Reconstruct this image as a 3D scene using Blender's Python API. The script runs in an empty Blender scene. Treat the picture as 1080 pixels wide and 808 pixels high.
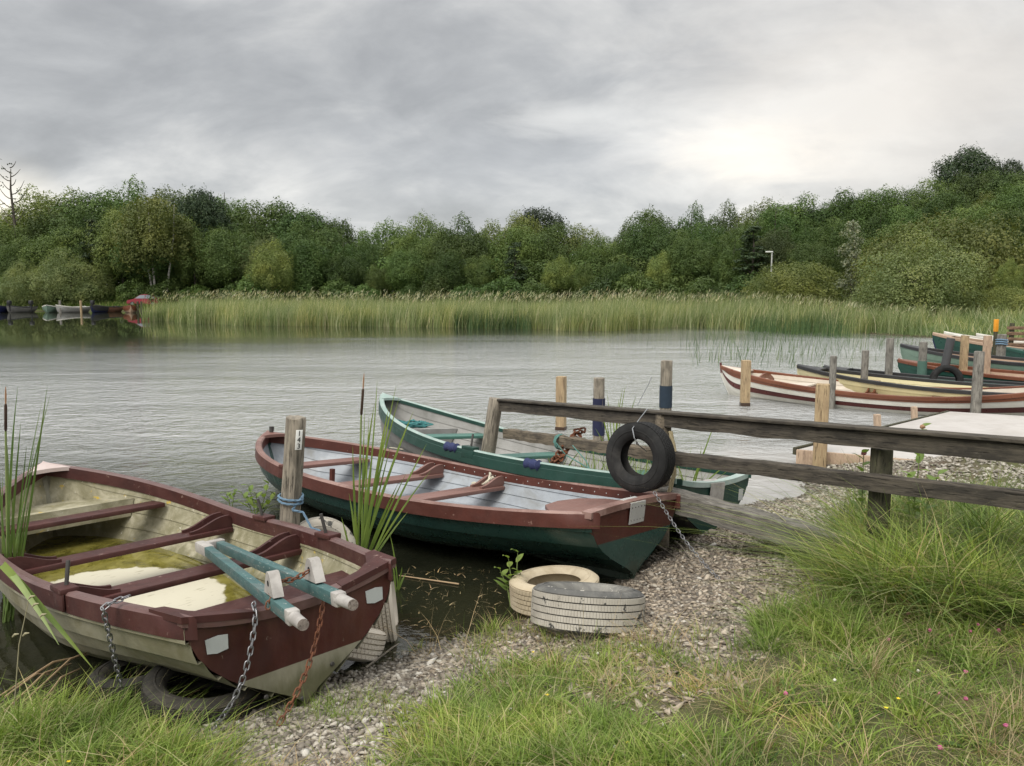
import bpy, bmesh, math, random
import numpy as np
from mathutils import Vector, Matrix, Euler, Quaternion
random.seed(7); rng = np.random.default_rng(11)
scene = bpy.context.scene
C = bpy.data.collections.new('lakeside'); scene.collection.children.link(C)
rad = math.radians

# ------------------------------------------------------------------ camera
F, H = 850.0, 2.0
PITCH = math.atan(95 / 850.0)
cP, sP = math.cos(PITCH), math.sin(PITCH)
cam_d = bpy.data.cameras.new('camera'); cam = bpy.data.objects.new('camera', cam_d); C.objects.link(cam)
cam.location = (0, 0, H); cam.rotation_euler = (math.pi / 2 - PITCH, 0, 0)
cam_d.sensor_width = 36; cam_d.lens = 36 * F / 1080; cam_d.clip_end = 3000; cam_d.clip_start = .05
scene.camera = cam

def ray(u, v):
    a, b = (u - 540) / F, (404 - v) / F
    return np.array([a, cP + b * sP, -sP + b * cP])
def at(u, v, z=None, d=None):            # a point of the place from a bearing and a height or a distance
    r = ray(u, v); k = (z - H) / r[2] if z is not None else d / r[1]
    return Vector((k * r[0], k * r[1], H + k * r[2]))

# ------------------------------------------------------------------ terrain function
SHORE = np.array([(-600, -8), (-60, -2), (-12, 1.2), (-5, 2.9), (-2.6, 3.5), (-2.03, 3.6), (-1.35, 3.75), (-.99, 4.0), (-.72, 4.18),
    (-.38, 4.42), (.12, 4.82), (.5, 5.15), (.8, 5.49), (1.3, 6.2), (1.8, 6.9), (2.37, 7.5), (2.75, 7.72), (3.0, 7.93), (3.06, 8.38), (3.31, 9.2),
    (5.6, 10.4), (8.5, 11.2), (12, 13), (16, 18), (18.5, 26), (20, 33), (18, 38), (16, 46), (12, 55), (3, 68), (-10, 78), (-28, 85), (-40, 88), (-57, 89), (-90, 87), (-180, 80), (-600, 60)])
def wnoise(x, y, s=1.0, seed=0):
    x = x * s; y = y * s; o = 0; a = 1.
    for i in range(4):
        o = o + a * np.sin(x * (1.3 + .37 * i) + 1.7 * np.sin(y * .9 + i + seed)) * np.cos(y * (1.1 + .41 * i) - 1.3 * np.sin(x * .8 + 2 * i + seed))
        x = x * 1.9 + 3.1; y = y * 1.9 - 1.7; a *= .5
    return o
def sdist(x, y):                           # + on land, - over the lake
    x = np.asarray(x, float); y = np.asarray(y, float)
    d = np.full(x.shape, 1e9); ins = np.zeros(x.shape, bool)
    P = SHORE; n = len(P)
    for i in range(n):
        ax, ay = P[i]; bx, by = P[(i + 1) % n]
        if i < n - 1:
            ex, ey = bx - ax, by - ay
            t = np.clip(((x - ax) * ex + (y - ay) * ey) / (ex * ex + ey * ey), 0, 1)
            d = np.minimum(d, np.hypot(x - ax - t * ex, y - ay - t * ey))
        cond = ((ay > y) != (by > y))
        with np.errstate(divide='ignore', invalid='ignore'):
            xi = (bx - ax) * (y - ay) / (by - ay) + ax
        ins ^= cond & (x < xi)
    return np.where(ins, -d, d)
def smooth(a, b, x):
    t = np.clip((x - a) / (b - a), 0, 1); return t * t * (3 - 2 * t)
def hgt(x, y):
    x = np.asarray(x, float); y = np.asarray(y, float)
    s = sdist(x, y)
    s = s + .06 * wnoise(x, y, 2.2) * (np.abs(s) < 3)
    land = .2 * np.clip(s, 0, 2) + .09 * np.clip(s - 2, 0, 5)
    land = land + (.02 * wnoise(x, y, 3.0, 4) * smooth(.4, 1.4, s) + .008 * wnoise(x, y, 11, 2) * smooth(.05, .4, s)) * (y < 14)
    far = smooth(18, 30, y)
    land = land + far * smooth(2, 40, x) * .16 * np.clip(s - 8, 0, 60) + far * .02 * np.clip(s - 6, 0, 60)
    lake = -.16 * np.clip(-s, 0, 1.6) - .06 * np.clip(-s - 1.6, 0, 12)
    return np.where(s > 0, land, lake)
def hz(x, y): return float(hgt(np.array([x]), np.array([y]))[0])
def gnd(u, v):                             # where the bearing meets the ground
    r = ray(u, v); ks = np.linspace(1.2, 30, 3000)
    p = np.array([0, 0, H])[None] + ks[:, None] * r[None]
    i = np.argmax(p[:, 2] < hgt(p[:, 0], p[:, 1]))
    return Vector(p[i])

# ------------------------------------------------------------------ object helpers
def tag(o, label=None, cat=None, group=None, kind=None):
    if label: o['label'] = label
    if cat: o['category'] = cat
    if group: o['group'] = group
    if kind: o['kind'] = kind
    return o
def thing(name, label, cat, loc=(0, 0, 0), rot=(0, 0, 0), group=None, scale=1):
    o = bpy.data.objects.new(name, None); C.objects.link(o); o.empty_display_size = .1
    o.location = loc; o.rotation_euler = rot; o.scale = (scale,) * 3
    return tag(o, label, cat, group)
def finish(me, mats, angle=35):
    for m in (mats if isinstance(mats, (list, tuple)) else [mats]): me.materials.append(m)
    me.update()
    if angle:
        me.polygons.foreach_set('use_smooth', [True] * len(me.polygons)); me.set_sharp_from_angle(angle=rad(angle))
def link(name, me, parent=None, loc=None, rot=None):
    o = bpy.data.objects.new(name, me); C.objects.link(o)
    if parent: o.parent = parent
    if loc is not None: o.location = loc
    if rot is not None: o.rotation_euler = rot
    return o
def mesh_np(name, V, Fc, mats, parent=None, angle=0, kind=None):
    V = np.ascontiguousarray(V, np.float32); Fc = np.ascontiguousarray(Fc, np.int32); k = Fc.shape[1]
    me = bpy.data.meshes.new(name); me.vertices.add(len(V)); me.vertices.foreach_set('co', V.ravel())
    me.loops.add(Fc.size); me.loops.foreach_set('vertex_index', Fc.ravel())
    me.polygons.add(len(Fc)); me.polygons.foreach_set('loop_start', np.arange(0, Fc.size, k, dtype=np.int32))
    me.polygons.foreach_set('loop_total', np.full(len(Fc), k, np.int32)); me.update(calc_edges=True); me.validate()
    finish(me, mats, angle)
    o = link(name, me, parent)
    if kind: o['kind'] = kind
    return o
def frame(d):
    d = Vector(d).normalized(); a = Vector((0, 0, 1)) if abs(d.z) < .95 else Vector((1, 0, 0))
    s = d.cross(a).normalized(); return d, s, s.cross(d).normalized()
class MB:
    def __init__(s): s.v = []; s.f = []; s.m = []
    def add(s, vs, fs, mi=0):
        o = len(s.v); s.v += [tuple(p) for p in vs]; s.f += [tuple(i + o for i in f) for f in fs]; s.m += [mi] * len(fs); return s
    def box(s, c, size, R=None, bev=0.0, mi=0):
        hx, hy, hz_ = size[0] / 2, size[1] / 2, size[2] / 2
        b = min(bev, hx * .9, hy * .9, hz_ * .9)
        if b <= 0:
            vs = [Vector((x, y, z)) for z in (-hz_, hz_) for x, y in ((-hx, -hy), (hx, -hy), (hx, hy), (-hx, hy))]
            fs = [(3, 2, 1, 0), (4, 5, 6, 7), (0, 1, 5, 4), (1, 2, 6, 5), (2, 3, 7, 6), (3, 0, 4, 7)]
        else:
            bm = bmesh.new(); bmesh.ops.create_cube(bm, size=1)
            for v in bm.verts: v.co = Vector((v.co.x * 2 * hx, v.co.y * 2 * hy, v.co.z * 2 * hz_))
            bmesh.ops.bevel(bm, geom=bm.edges[:], offset=b, segments=2, profile=.5, affect='EDGES')
            bm.verts.index_update(); vs = [v.co.copy() for v in bm.verts]; fs = [[v.index for v in f.verts] for f in bm.faces]; bm.free()
        c = Vector(c)
        return s.add([(R @ p if R else p) + c for p in vs], fs, mi)
    def bar(s, p, q, w, h, bev=.004, up=(0, 0, 1), mi=0, ext=0):     # squared bar from p to q
        p, q = Vector(p), Vector(q); d = (q - p).normalized(); up = Vector(up)
        y = up.cross(d).normalized(); z = d.cross(y)
        return s.box((p + q) / 2, ((q - p).length + ext, w, h), Matrix((d, y, z)).transposed(), bev, mi)
    def tube(s, pts, r, n=8, mi=0, cap=True, closed=False, jit=0):
        pts = [Vector(p) for p in pts]; N = len(pts); vs = []; fs = []
        rs = r if isinstance(r, (list, tuple)) else [r] * N
        prev = None
        for i in range(N):
            if closed: d = pts[(i + 1) % N] - pts[i - 1]
            else: d = pts[min(i + 1, N - 1)] - pts[max(i - 1, 0)]
            d = d.normalized() if d.length > 1e-9 else Vector((0, 0, 1))
            if prev is None: _, a, b = frame(d)
            else:
                a = (prev - d * prev.dot(d));  a = a.normalized() if a.length > 1e-6 else frame(d)[1]
                b = a.cross(d)
            prev = a
            for k in range(n):
                t = 2 * math.pi * k / n; rr = rs[i] * (1 + (random.uniform(-jit, jit) if jit else 0))
                vs.append(pts[i] + (a * math.cos(t) + b * math.sin(t)) * rr)
        for i in range(N if closed else N - 1):
            j = (i + 1) % N
            for k in range(n): fs.append((i * n + k, i * n + (k + 1) % n, j * n + (k + 1) % n, j * n + k))
        if cap and not closed: fs.append(tuple(range(n))[::-1]); fs.append(tuple((N - 1) * n + k for k in range(n)))
        return s.add(vs, fs, mi)
    def lathe(s, prof, n=40, R=None, c=(0, 0, 0), mi=0, closed=False):   # profile (r, z), closed loop when closed
        vs = []; fs = []; m = len(prof); c = Vector(c)
        for k in range(n):
            t = 2 * math.pi * k / n
            for r, z in prof:
                p = Vector((r * math.cos(t), r * math.sin(t), z)); vs.append((R @ p if R else p) + c)
        for k in range(n):
            for i in range(m if closed else m - 1):
                j = (i + 1) % m; fs.append((k * m + i, ((k + 1) % n) * m + i, ((k + 1) % n) * m + j, k * m + j))
        return s.add(vs, fs, mi)
    def prism(s, poly, vec, mi=0):
        poly = [Vector(p) for p in poly]; vec = Vector(vec); n = len(poly)
        return s.add(poly + [p + vec for p in poly], [tuple(range(n))[::-1], tuple(range(n, 2 * n))] + [(i, (i + 1) % n, n + (i + 1) % n, n + i) for i in range(n)], mi)
    def ribbon(s, pts, ws, side, crease=.25, mi=0):                     # leaf blade with a folded midrib
        pts = [Vector(p) for p in pts]; side = Vector(side).normalized(); vs = []; fs = []
        for i, p in enumerate(pts):
            d = (pts[min(i + 1, len(pts) - 1)] - pts[max(i - 1, 0)]).normalized(); sd = (side - d * side.dot(d)).normalized(); nn = sd.cross(d); w = ws[i] / 2
            vs += [p - sd * w, p + nn * (crease * w), p + sd * w]
        for i in range(len(pts) - 1):
            a = i * 3; fs += [(a, a + 1, a + 4, a + 3), (a + 1, a + 2, a + 5, a + 4)]
        return s.add(vs, fs, mi)
    def build(s, name, mats, parent=None, loc=None, rot=None, angle=35, recalc=True):
        me = bpy.data.meshes.new(name); me.from_pydata([tuple(v) for v in s.v], [], s.f)
        me.polygons.foreach_set('material_index', s.m)
        if recalc:
            bm = bmesh.new(); bm.from_mesh(me); bmesh.ops.recalc_face_normals(bm, faces=bm.faces[:]); bm.to_mesh(me); bm.free()
        finish(me, mats, angle)
        return link(name, me, parent, loc, rot)
def bez(p0, p1, p2, n=10):
    p0, p1, p2 = Vector(p0), Vector(p1), Vector(p2)
    return [p0 * (1 - t) ** 2 + p1 * (2 * t * (1 - t)) + p2 * t * t for t in [i / (n - 1) for i in range(n)]]
def resample(pts, step):
    pts = [Vector(p) for p in pts]; out = [pts[0]]; acc = 0.; cur = pts[0]; i = 1
    while i < len(pts):
        d = (pts[i] - cur).length
        if acc + d >= step:
            cur = cur.lerp(pts[i], (step - acc) / d); out.append(cur); acc = 0.
        else: acc += d; cur = pts[i]; i += 1
    return out

# ------------------------------------------------------------------ materials
def new_mat(name):
    m = bpy.data.materials.new(name); m.use_nodes = True; nt = m.node_tree; nt.nodes.clear()
    out = nt.nodes.new('ShaderNodeOutputMaterial'); return m, nt, out
class NT:
    def __init__(s, nt): s.nt = nt
    def n(s, t, **kw):
        nd = s.nt.nodes.new(t)
        for k, v in kw.items(): setattr(nd, k, v)
        return nd
    def set(s, sock, v):
        if hasattr(v, 'node'): s.nt.links.new(v, sock)
        elif v is not None: sock.default_value = v
    def math(s, op, a, b=None, c=None, clamp=False):
        nd = s.n('ShaderNodeMath', operation=op, use_clamp=clamp); s.set(nd.inputs[0], a)
        if b is not None: s.set(nd.inputs[1], b)
        if c is not None: s.set(nd.inputs[2], c)
        return nd.outputs[0]
    def mix(s, f, a, b, mode='MIX'):
        nd = s.n('ShaderNodeMix', data_type='RGBA', blend_type=mode); s.set(nd.inputs[0], f); s.set(nd.inputs[6], a); s.set(nd.inputs[7], b); return nd.outputs[2]
    def noise(s, vec, scale, detail=6, rough=.6, dist=0):
        nd = s.n('ShaderNodeTexNoise'); s.set(nd.inputs['Vector'], vec); nd.inputs['Scale'].default_value = scale; nd.inputs['Detail'].default_value = detail
        nd.inputs['Roughness'].default_value = rough; nd.inputs['Distortion'].default_value = dist; return nd.outputs[0]
    def rng(s, v, a, b, c=0., d=1., smooth_=True):
        nd = s.n('ShaderNodeMapRange'); nd.interpolation_type = 'SMOOTHSTEP' if smooth_ else 'LINEAR'
        s.set(nd.inputs[0], v); 
        for i, x in enumerate((a, b, c, d)): s.set(nd.inputs[i + 1], x)
        return nd.outputs[0]
    def ramp(s, v, stops, interp='LINEAR'):
        nd = s.n('ShaderNodeValToRGB'); r = nd.color_ramp; r.interpolation = interp
        while len(r.elements) > 1: r.elements.remove(r.elements[-1])
        r.elements[0].position = stops[0][0]; r.elements[0].color = (*stops[0][1], 1)
        for p, c in stops[1:]: e = r.elements.new(p); e.color = (*c, 1)
        s.set(nd.inputs[0], v); return nd.outputs[0]
    def mapping(s, vec, scale=(1, 1, 1), rot=(0, 0, 0), loc=(0, 0, 0)):
        nd = s.n('ShaderNodeMapping'); s.set(nd.inputs[0], vec); nd.inputs[1].default_value = loc; nd.inputs[2].default_value = rot; nd.inputs[3].default_value = scale; return nd.outputs[0]
    def bump(s, h, strength=.3, dist=.01, normal=None):
        nd = s.n('ShaderNodeBump'); s.set(nd.inputs['Strength'], strength); nd.inputs['Distance'].default_value = dist; s.set(nd.inputs['Height'], h)
        if normal: s.set(nd.inputs['Normal'], normal)
        return nd.outputs[0]
    def bsdf(s, col, rough=.5, normal=None, spec=.5, metal=0, out=None):
        nd = s.n('ShaderNodeBsdfPrincipled'); s.set(nd.inputs['Base Color'], col); s.set(nd.inputs['Roughness'], rough); nd.inputs['Specular IOR Level'].default_value = spec
        s.set(nd.inputs['Metallic'], metal)
        if normal is not None: s.set(nd.inputs['Normal'], normal)
        if out is not None: s.nt.links.new(nd.outputs[0], out.inputs[0])
        return nd.outputs[0]
def c4(c): return (*c, 1.)
def objco(N): return N.n('ShaderNodeTexCoord').outputs['Object']
def paint(name, col, col2=None, chip=None, chip_amt=.35, scale=6, rough=.45, dirt=None, dirt_amt=.5, streak=(1, 1, 1), bump=.25, spec=.4, spots=None, scum=None):
    m, nt, out = new_mat(name); N = NT(nt); co = objco(N)
    col2 = col2 or tuple(x * .7 for x in col)
    c = N.mix(N.rng(N.noise(N.mapping(co, streak), scale, 7, .65), .35, .68), c4(col), c4(col2))
    if dirt:
        c = N.mix(N.math('MULTIPLY', N.rng(N.noise(N.mapping(co, streak, loc=(3, 1, 7)), scale * .55, 8, .7, .6), 1 - dirt_amt - .12, 1 - dirt_amt + .14), .85), c, c4(dirt))
    if spots:
        c = N.mix(N.rng(N.noise(co, scale * 1.6, 4, .6, .3), .64, .70), c, c4(spots))
    if scum:
        zs_ = N.n('ShaderNodeSeparateXYZ'); nt.links.new(co, zs_.inputs[0])
        zz_ = N.math('ADD', zs_.outputs[2], N.math('MULTIPLY', N.math('SUBTRACT', N.noise(N.mapping(co, (2, 2, .6)), 5, 6, .65), .5), scum[1]))
        c = N.mix(N.rng(zz_, scum[0] - .05, scum[0] + .05, .8, 0), c, c4(scum[2]))
    h = N.noise(co, 40, 4, .6)
    if chip:
        k = N.rng(N.noise(N.mapping(co, streak, loc=(9, 4, 2)), scale * 3.2, 8, .72), 1 - chip_amt, 1 - chip_amt + .05)
        c = N.mix(k, c, c4(chip)); h = N.math('SUBTRACT', h, N.math('MULTIPLY', k, .8))
    N.bsdf(c, N.rng(N.noise(co, 9, 4), .3, .7, rough - .1, rough + .15), N.bump(h, bump, .004), spec, 0, out)
    return m
def wood(name, a, b, dark=None, axis='X', scale=5, rough=.85, moss=None, moss_amt=.4, stretch=14, crack=True):
    m, nt, out = new_mat(name); N = NT(nt); co = objco(N)
    sc = {'X': (1, stretch, stretch), 'Z': (stretch, stretch, 1), 'Y': (stretch, 1, stretch)}[axis]
    g = N.noise(N.mapping(co, sc), scale * 1.1, 8, .7, .25)
    c = N.mix(N.rng(g, .36, .64), c4(a), c4(b))
    c = N.mix(N.rng(N.noise(N.mapping(co, tuple(x ** .4 for x in sc)), scale * .9, 6, .65), .42, .66, 0, .75), c, c4(dark or tuple(x * .45 for x in b)))
    if crack:
        k = N.rng(N.noise(N.mapping(co, tuple(x * 1.6 for x in sc), loc=(5, 2, 1)), scale * .8, 5, .6), .58, .64)
        c = N.mix(N.math('MULTIPLY', k, .8), c, c4(tuple(x * .25 for x in b))); g = N.math('SUBTRACT', g, N.math('MULTIPLY', k, .9))
    if moss: c = N.mix(N.rng(N.noise(N.mapping(co, tuple(x ** .45 for x in sc)), scale * 2.6, 9, .75), 1 - moss_amt - .08, 1 - moss_amt + .08, 0, .9), c, c4(moss))
    N.bsdf(c, rough, N.bump(g, .6, .008), .25, 0, out)
    return m
def leafmat(name, stops, trans=.35, hue=.06, per='island', rough=.55, obj_var=.5, pscale=2.2):
    m, nt, out = new_mat(name); N = NT(nt)
    g = N.n('ShaderNodeNewGeometry'); oi = N.n('ShaderNodeObjectInfo')
    v = g.outputs['Random Per Island']
    if per == 'object': v = N.math('ADD', N.math('MULTIPLY', v, 1 - obj_var), N.math('MULTIPLY', oi.outputs['Random'], obj_var))
    c = N.ramp(v, stops)
    pn = N.noise(g.outputs['Position'] if per == 'island' else N.n('ShaderNodeTexCoord').outputs['Object'], pscale, 4, .6)
    c = N.mix(1, c, N.ramp(pn, [(.34, (.66, .74, .70)), (.5, (1, 1, 1)), (.66, (1.28, 1.16, 1.0))]), 'MULTIPLY')
    if per == 'object':
        hs = N.n('ShaderNodeHueSaturation'); N.set(hs.inputs['Color'], c)
        N.set(hs.inputs['Hue'], N.rng(N.math('FRACT', N.math('MULTIPLY', oi.outputs['Random'], 7.31)), 0, 1, .5 - hue, .5 + hue * .5, False))
        N.set(hs.inputs['Value'], N.rng(N.math('FRACT', N.math('MULTIPLY', oi.outputs['Random'], 13.7)), 0, 1, .65, 1.25, False)); c = hs.outputs[0]
    b = N.bsdf(c, rough, None, .25)
    t = N.n('ShaderNodeBsdfTranslucent'); N.set(t.inputs[0], N.mix(.5, c, N.mix(1, c, (1.5, 1.6, .6, 1), 'MULTIPLY')))
    mx = N.n('ShaderNodeMixShader'); mx.inputs[0].default_value = trans; nt.links.new(b, mx.inputs[1]); nt.links.new(t.outputs[0], mx.inputs[2]); nt.links.new(mx.outputs[0], out.inputs[0])
    return m
def flat(name, col, rough=.6, metal=0, var=.25, scale=12, bump=.15, spec=.4):
    m, nt, out = new_mat(name); N = NT(nt); co = objco(N)
    c = N.mix(N.noise(co, scale, 6, .65), c4(tuple(x * (1 - var) for x in col)), c4(tuple(min(1, x * (1 + var)) for x in col)))
    N.bsdf(c, rough, N.bump(N.noise(co, scale * 4, 4), bump, .004), spec, metal, out); return m
# ------------------------------------------------------------------ sky and light
SUN_EL, SUN_AZ = rad(52), rad(215)          # azimuth clockwise from +Y
S = Vector((math.sin(SUN_AZ) * math.cos(SUN_EL), math.cos(SUN_AZ) * math.cos(SUN_EL), math.sin(SUN_EL)))
world = bpy.data.worlds.new('World'); scene.world = world; world.use_nodes = True
wt = world.node_tree; wt.nodes.clear(); W = NT(wt)
wo = wt.nodes.new('ShaderNodeOutputWorld'); bg = wt.nodes.new('ShaderNodeBackground'); wt.links.new(bg.outputs[0], wo.inputs[0]); bg.inputs[1].default_value = .1
sky = wt.nodes.new('ShaderNodeTexSky'); sky.sky_type = 'NISHITA'; sky.sun_disc = False; sky.sun_elevation = SUN_EL; sky.sun_rotation = SUN_AZ
dirv = W.n('ShaderNodeTexCoord').outputs['Generated']
sx = W.n('ShaderNodeSeparateXYZ'); wt.links.new(dirv, sx.inputs[0]); dx, dy, dz = sx.outputs
den = W.math('ADD', W.math('MAXIMUM', dz, 0.0), .46)
cx = W.n('ShaderNodeCombineXYZ'); W.set(cx.inputs[0], W.math('DIVIDE', dx, den)); W.set(cx.inputs[1], W.math('DIVIDE', dy, den))
plane = cx.outputs[0]
pv = W.mapping(plane, (1.0, 1.3, 1), (0, 0, rad(30)), (1.75, .62, 0))
n1 = W.noise(pv, 1.25, 9, .5, .3); n2 = W.noise(W.mapping(plane, (1.2, 1.8, 1), (0, 0, rad(30)), (4.2, 7.9, 0)), 3.2, 10, .58, .3)
cl = W.math('ADD', W.math('MULTIPLY', n1, .66), W.math('MULTIPLY', n2, .36))
col = W.ramp(cl, [(.39, (.215, .218, .220)), (.45, (.265, .268, .270)), (.50, (.325, .328, .328)), (.56, (.43, .428, .418)), (.64, (.57, .56, .535))])
def skypatch(u, v, ax, az_, r0, r1, noise_amt, seedloc):
    d = Vector(((u - 540) / F, 1, (309 - v) / F)).normalized()
    vm = W.n('ShaderNodeVectorMath', operation='SUBTRACT'); W.set(vm.inputs[0], dirv); vm.inputs[1].default_value = d
    vs = W.n('ShaderNodeVectorMath', operation='MULTIPLY'); W.set(vs.inputs[0], vm.outputs[0]); vs.inputs[1].default_value = (ax, ax, az_)
    ln = W.n('ShaderNodeVectorMath', operation='LENGTH'); W.set(ln.inputs[0], vs.outputs[0])
    nn = W.noise(W.mapping(dirv, (3, 3, 9), (0, 0, 0), seedloc), 2.2, 8, .6, .5)
    return W.rng(W.math('ADD', ln.outputs['Value'], W.math('MULTIPLY', W.math('SUBTRACT', nn, .5), noise_amt)), r0, r1, 1, 0)
hor = W.rng(dz, .0, .125, 1, 0)
col = W.mix(W.math('MULTIPLY', hor, .62), col, (.49, .492, .49, 1))
col = W.mix(W.math('MULTIPLY', skypatch(300, 90, .85, 2.2, .02, .40, .34, (2, 4, 7)), .36), col, (.20, .204, .208, 1))
col = W.mix(W.math('MULTIPLY', skypatch(640, 30, .8, 2.6, .02, .34, .34, (6, 4, 1)), .32), col, (.215, .217, .218, 1))
col = W.mix(W.math('MULTIPLY', skypatch(560, 178, .75, 4.2, .03, .30, .30, (3, 1, 2)), .45), col, (.30, .306, .315, 1))
col = W.mix(W.math('MULTIPLY', skypatch(790, 163, 1, 2.9, -.02, .145, .26, (0, 0, 0)), 1.0), col, (.74, .69, .61, 1))
col = W.mix(W.math('MULTIPLY', skypatch(600, 130, 1, 4.5, .0, .13, .2, (5, 2, 1)), .6), col, (.55, .545, .525, 1))
col = W.mix(W.math('MULTIPLY', skypatch(960, 110, .9, 1.7, .0, .36, .22, (1, 6, 3)), .7), col, (.50, .465, .42, 1))
col = W.mix(W.math('MULTIPLY', skypatch(5, 222, 1, 1.3, .0, .09, .04, (8, 2, 1)), .9), col, (.75, .70, .60, 1))
zen = W.rng(dz, .30, .80, 1, 2.7)
zs = W.n('ShaderNodeVectorMath', operation='SCALE'); W.set(zs.inputs[0], col); W.set(zs.inputs['Scale'], W.math('MULTIPLY', zen, 10.0))
W.set(bg.inputs[0], W.mix(.94, sky.outputs[0], zs.outputs[0]))
sl = bpy.data.lights.new('sun', 'SUN'); sl.energy = 1.5; sl.angle = rad(30); sl.color = (1, .955, .88)
so = bpy.data.objects.new('sun', sl); C.objects.link(so); so.rotation_euler = S.to_track_quat('Z', 'Y').to_euler()
scene.view_settings.view_transform = 'Standard'; scene.view_settings.look = 'None'; scene.view_settings.gamma = 1; scene.view_settings.exposure = .84
scene.render.engine = 'CYCLES'; scene.cycles.max_bounces = 8; scene.cycles.transparent_max_bounces = 8
scene.render.resolution_x = 1024; scene.render.resolution_y = 766

# ------------------------------------------------------------------ ground sheet
def ground_material():
    m, nt, out = new_mat('shore_ground'); N = NT(nt); g = N.n('ShaderNodeNewGeometry'); p = g.outputs['Position']
    s = N.n('ShaderNodeSeparateXYZ'); nt.links.new(p, s.inputs[0]); z = s.outputs[2]
    n = N.noise(p, 3, 8, .65); vf = N.n('ShaderNodeTexVoronoi'); N.set(vf.inputs['Vector'], p); vf.inputs['Scale'].default_value = 34
    shing = N.mix(N.rng(vf.outputs['Color'], 0, 1), (.075, .062, .048, 1), (.23, .20, .165, 1))
    shing = N.mix(N.rng(N.noise(p, 1.4, 5), .42, .62), shing, (.085, .06, .042, 1))
    mud = N.mix(N.rng(n, .35, .65), (.040, .034, .018, 1), (.085, .072, .040, 1))
    soil = N.mix(N.rng(n, .35, .65), (.060, .062, .024, 1), (.10, .095, .042, 1))
    zz = N.math('ADD', z, N.math('MULTIPLY', N.math('SUBTRACT', n, .5), .14))
    c = N.mix(N.rng(z, -.09, .0), mud, N.mix(.35, shing, (.05, .04, .03, 1))); c = N.mix(N.rng(z, .0, .05), c, shing)
    c = N.mix(N.rng(zz, .24, .36), c, soil)
    grass = N.mix(N.rng(N.noise(p, .5, 6), .35, .65), (.055, .085, .022, 1), (.10, .13, .04, 1))
    c = N.mix(N.rng(s.outputs[1], 17, 22), c, N.mix(N.rng(z, .02, .12), mud, grass))
    N.bsdf(c, .9, N.bump(vf.outputs['Distance'], .5, .01), .2, 0, out); return m
def build_ground():
    n = 300; u = np.linspace(-1, 1, n); xs = 600 * np.sinh(6.6 * u) / np.sinh(6.6)
    v = np.linspace(-.62, 1, 320); ys = 5.5 + 700 * np.sinh(7 * v) / np.sinh(7)
    X, Y = np.meshgrid(xs, ys); Z = hgt(X.ravel(), Y.ravel())
    V = np.stack([X.ravel(), Y.ravel(), Z], 1); i = np.arange(len(V)).reshape(X.shape)
    Fc = np.stack([i[:-1, :-1], i[:-1, 1:], i[1:, 1:], i[1:, :-1]], -1).reshape(-1, 4)
    return mesh_np('ground', V, Fc, ground_material(), angle=80, kind='structure')
ground = build_ground()

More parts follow.
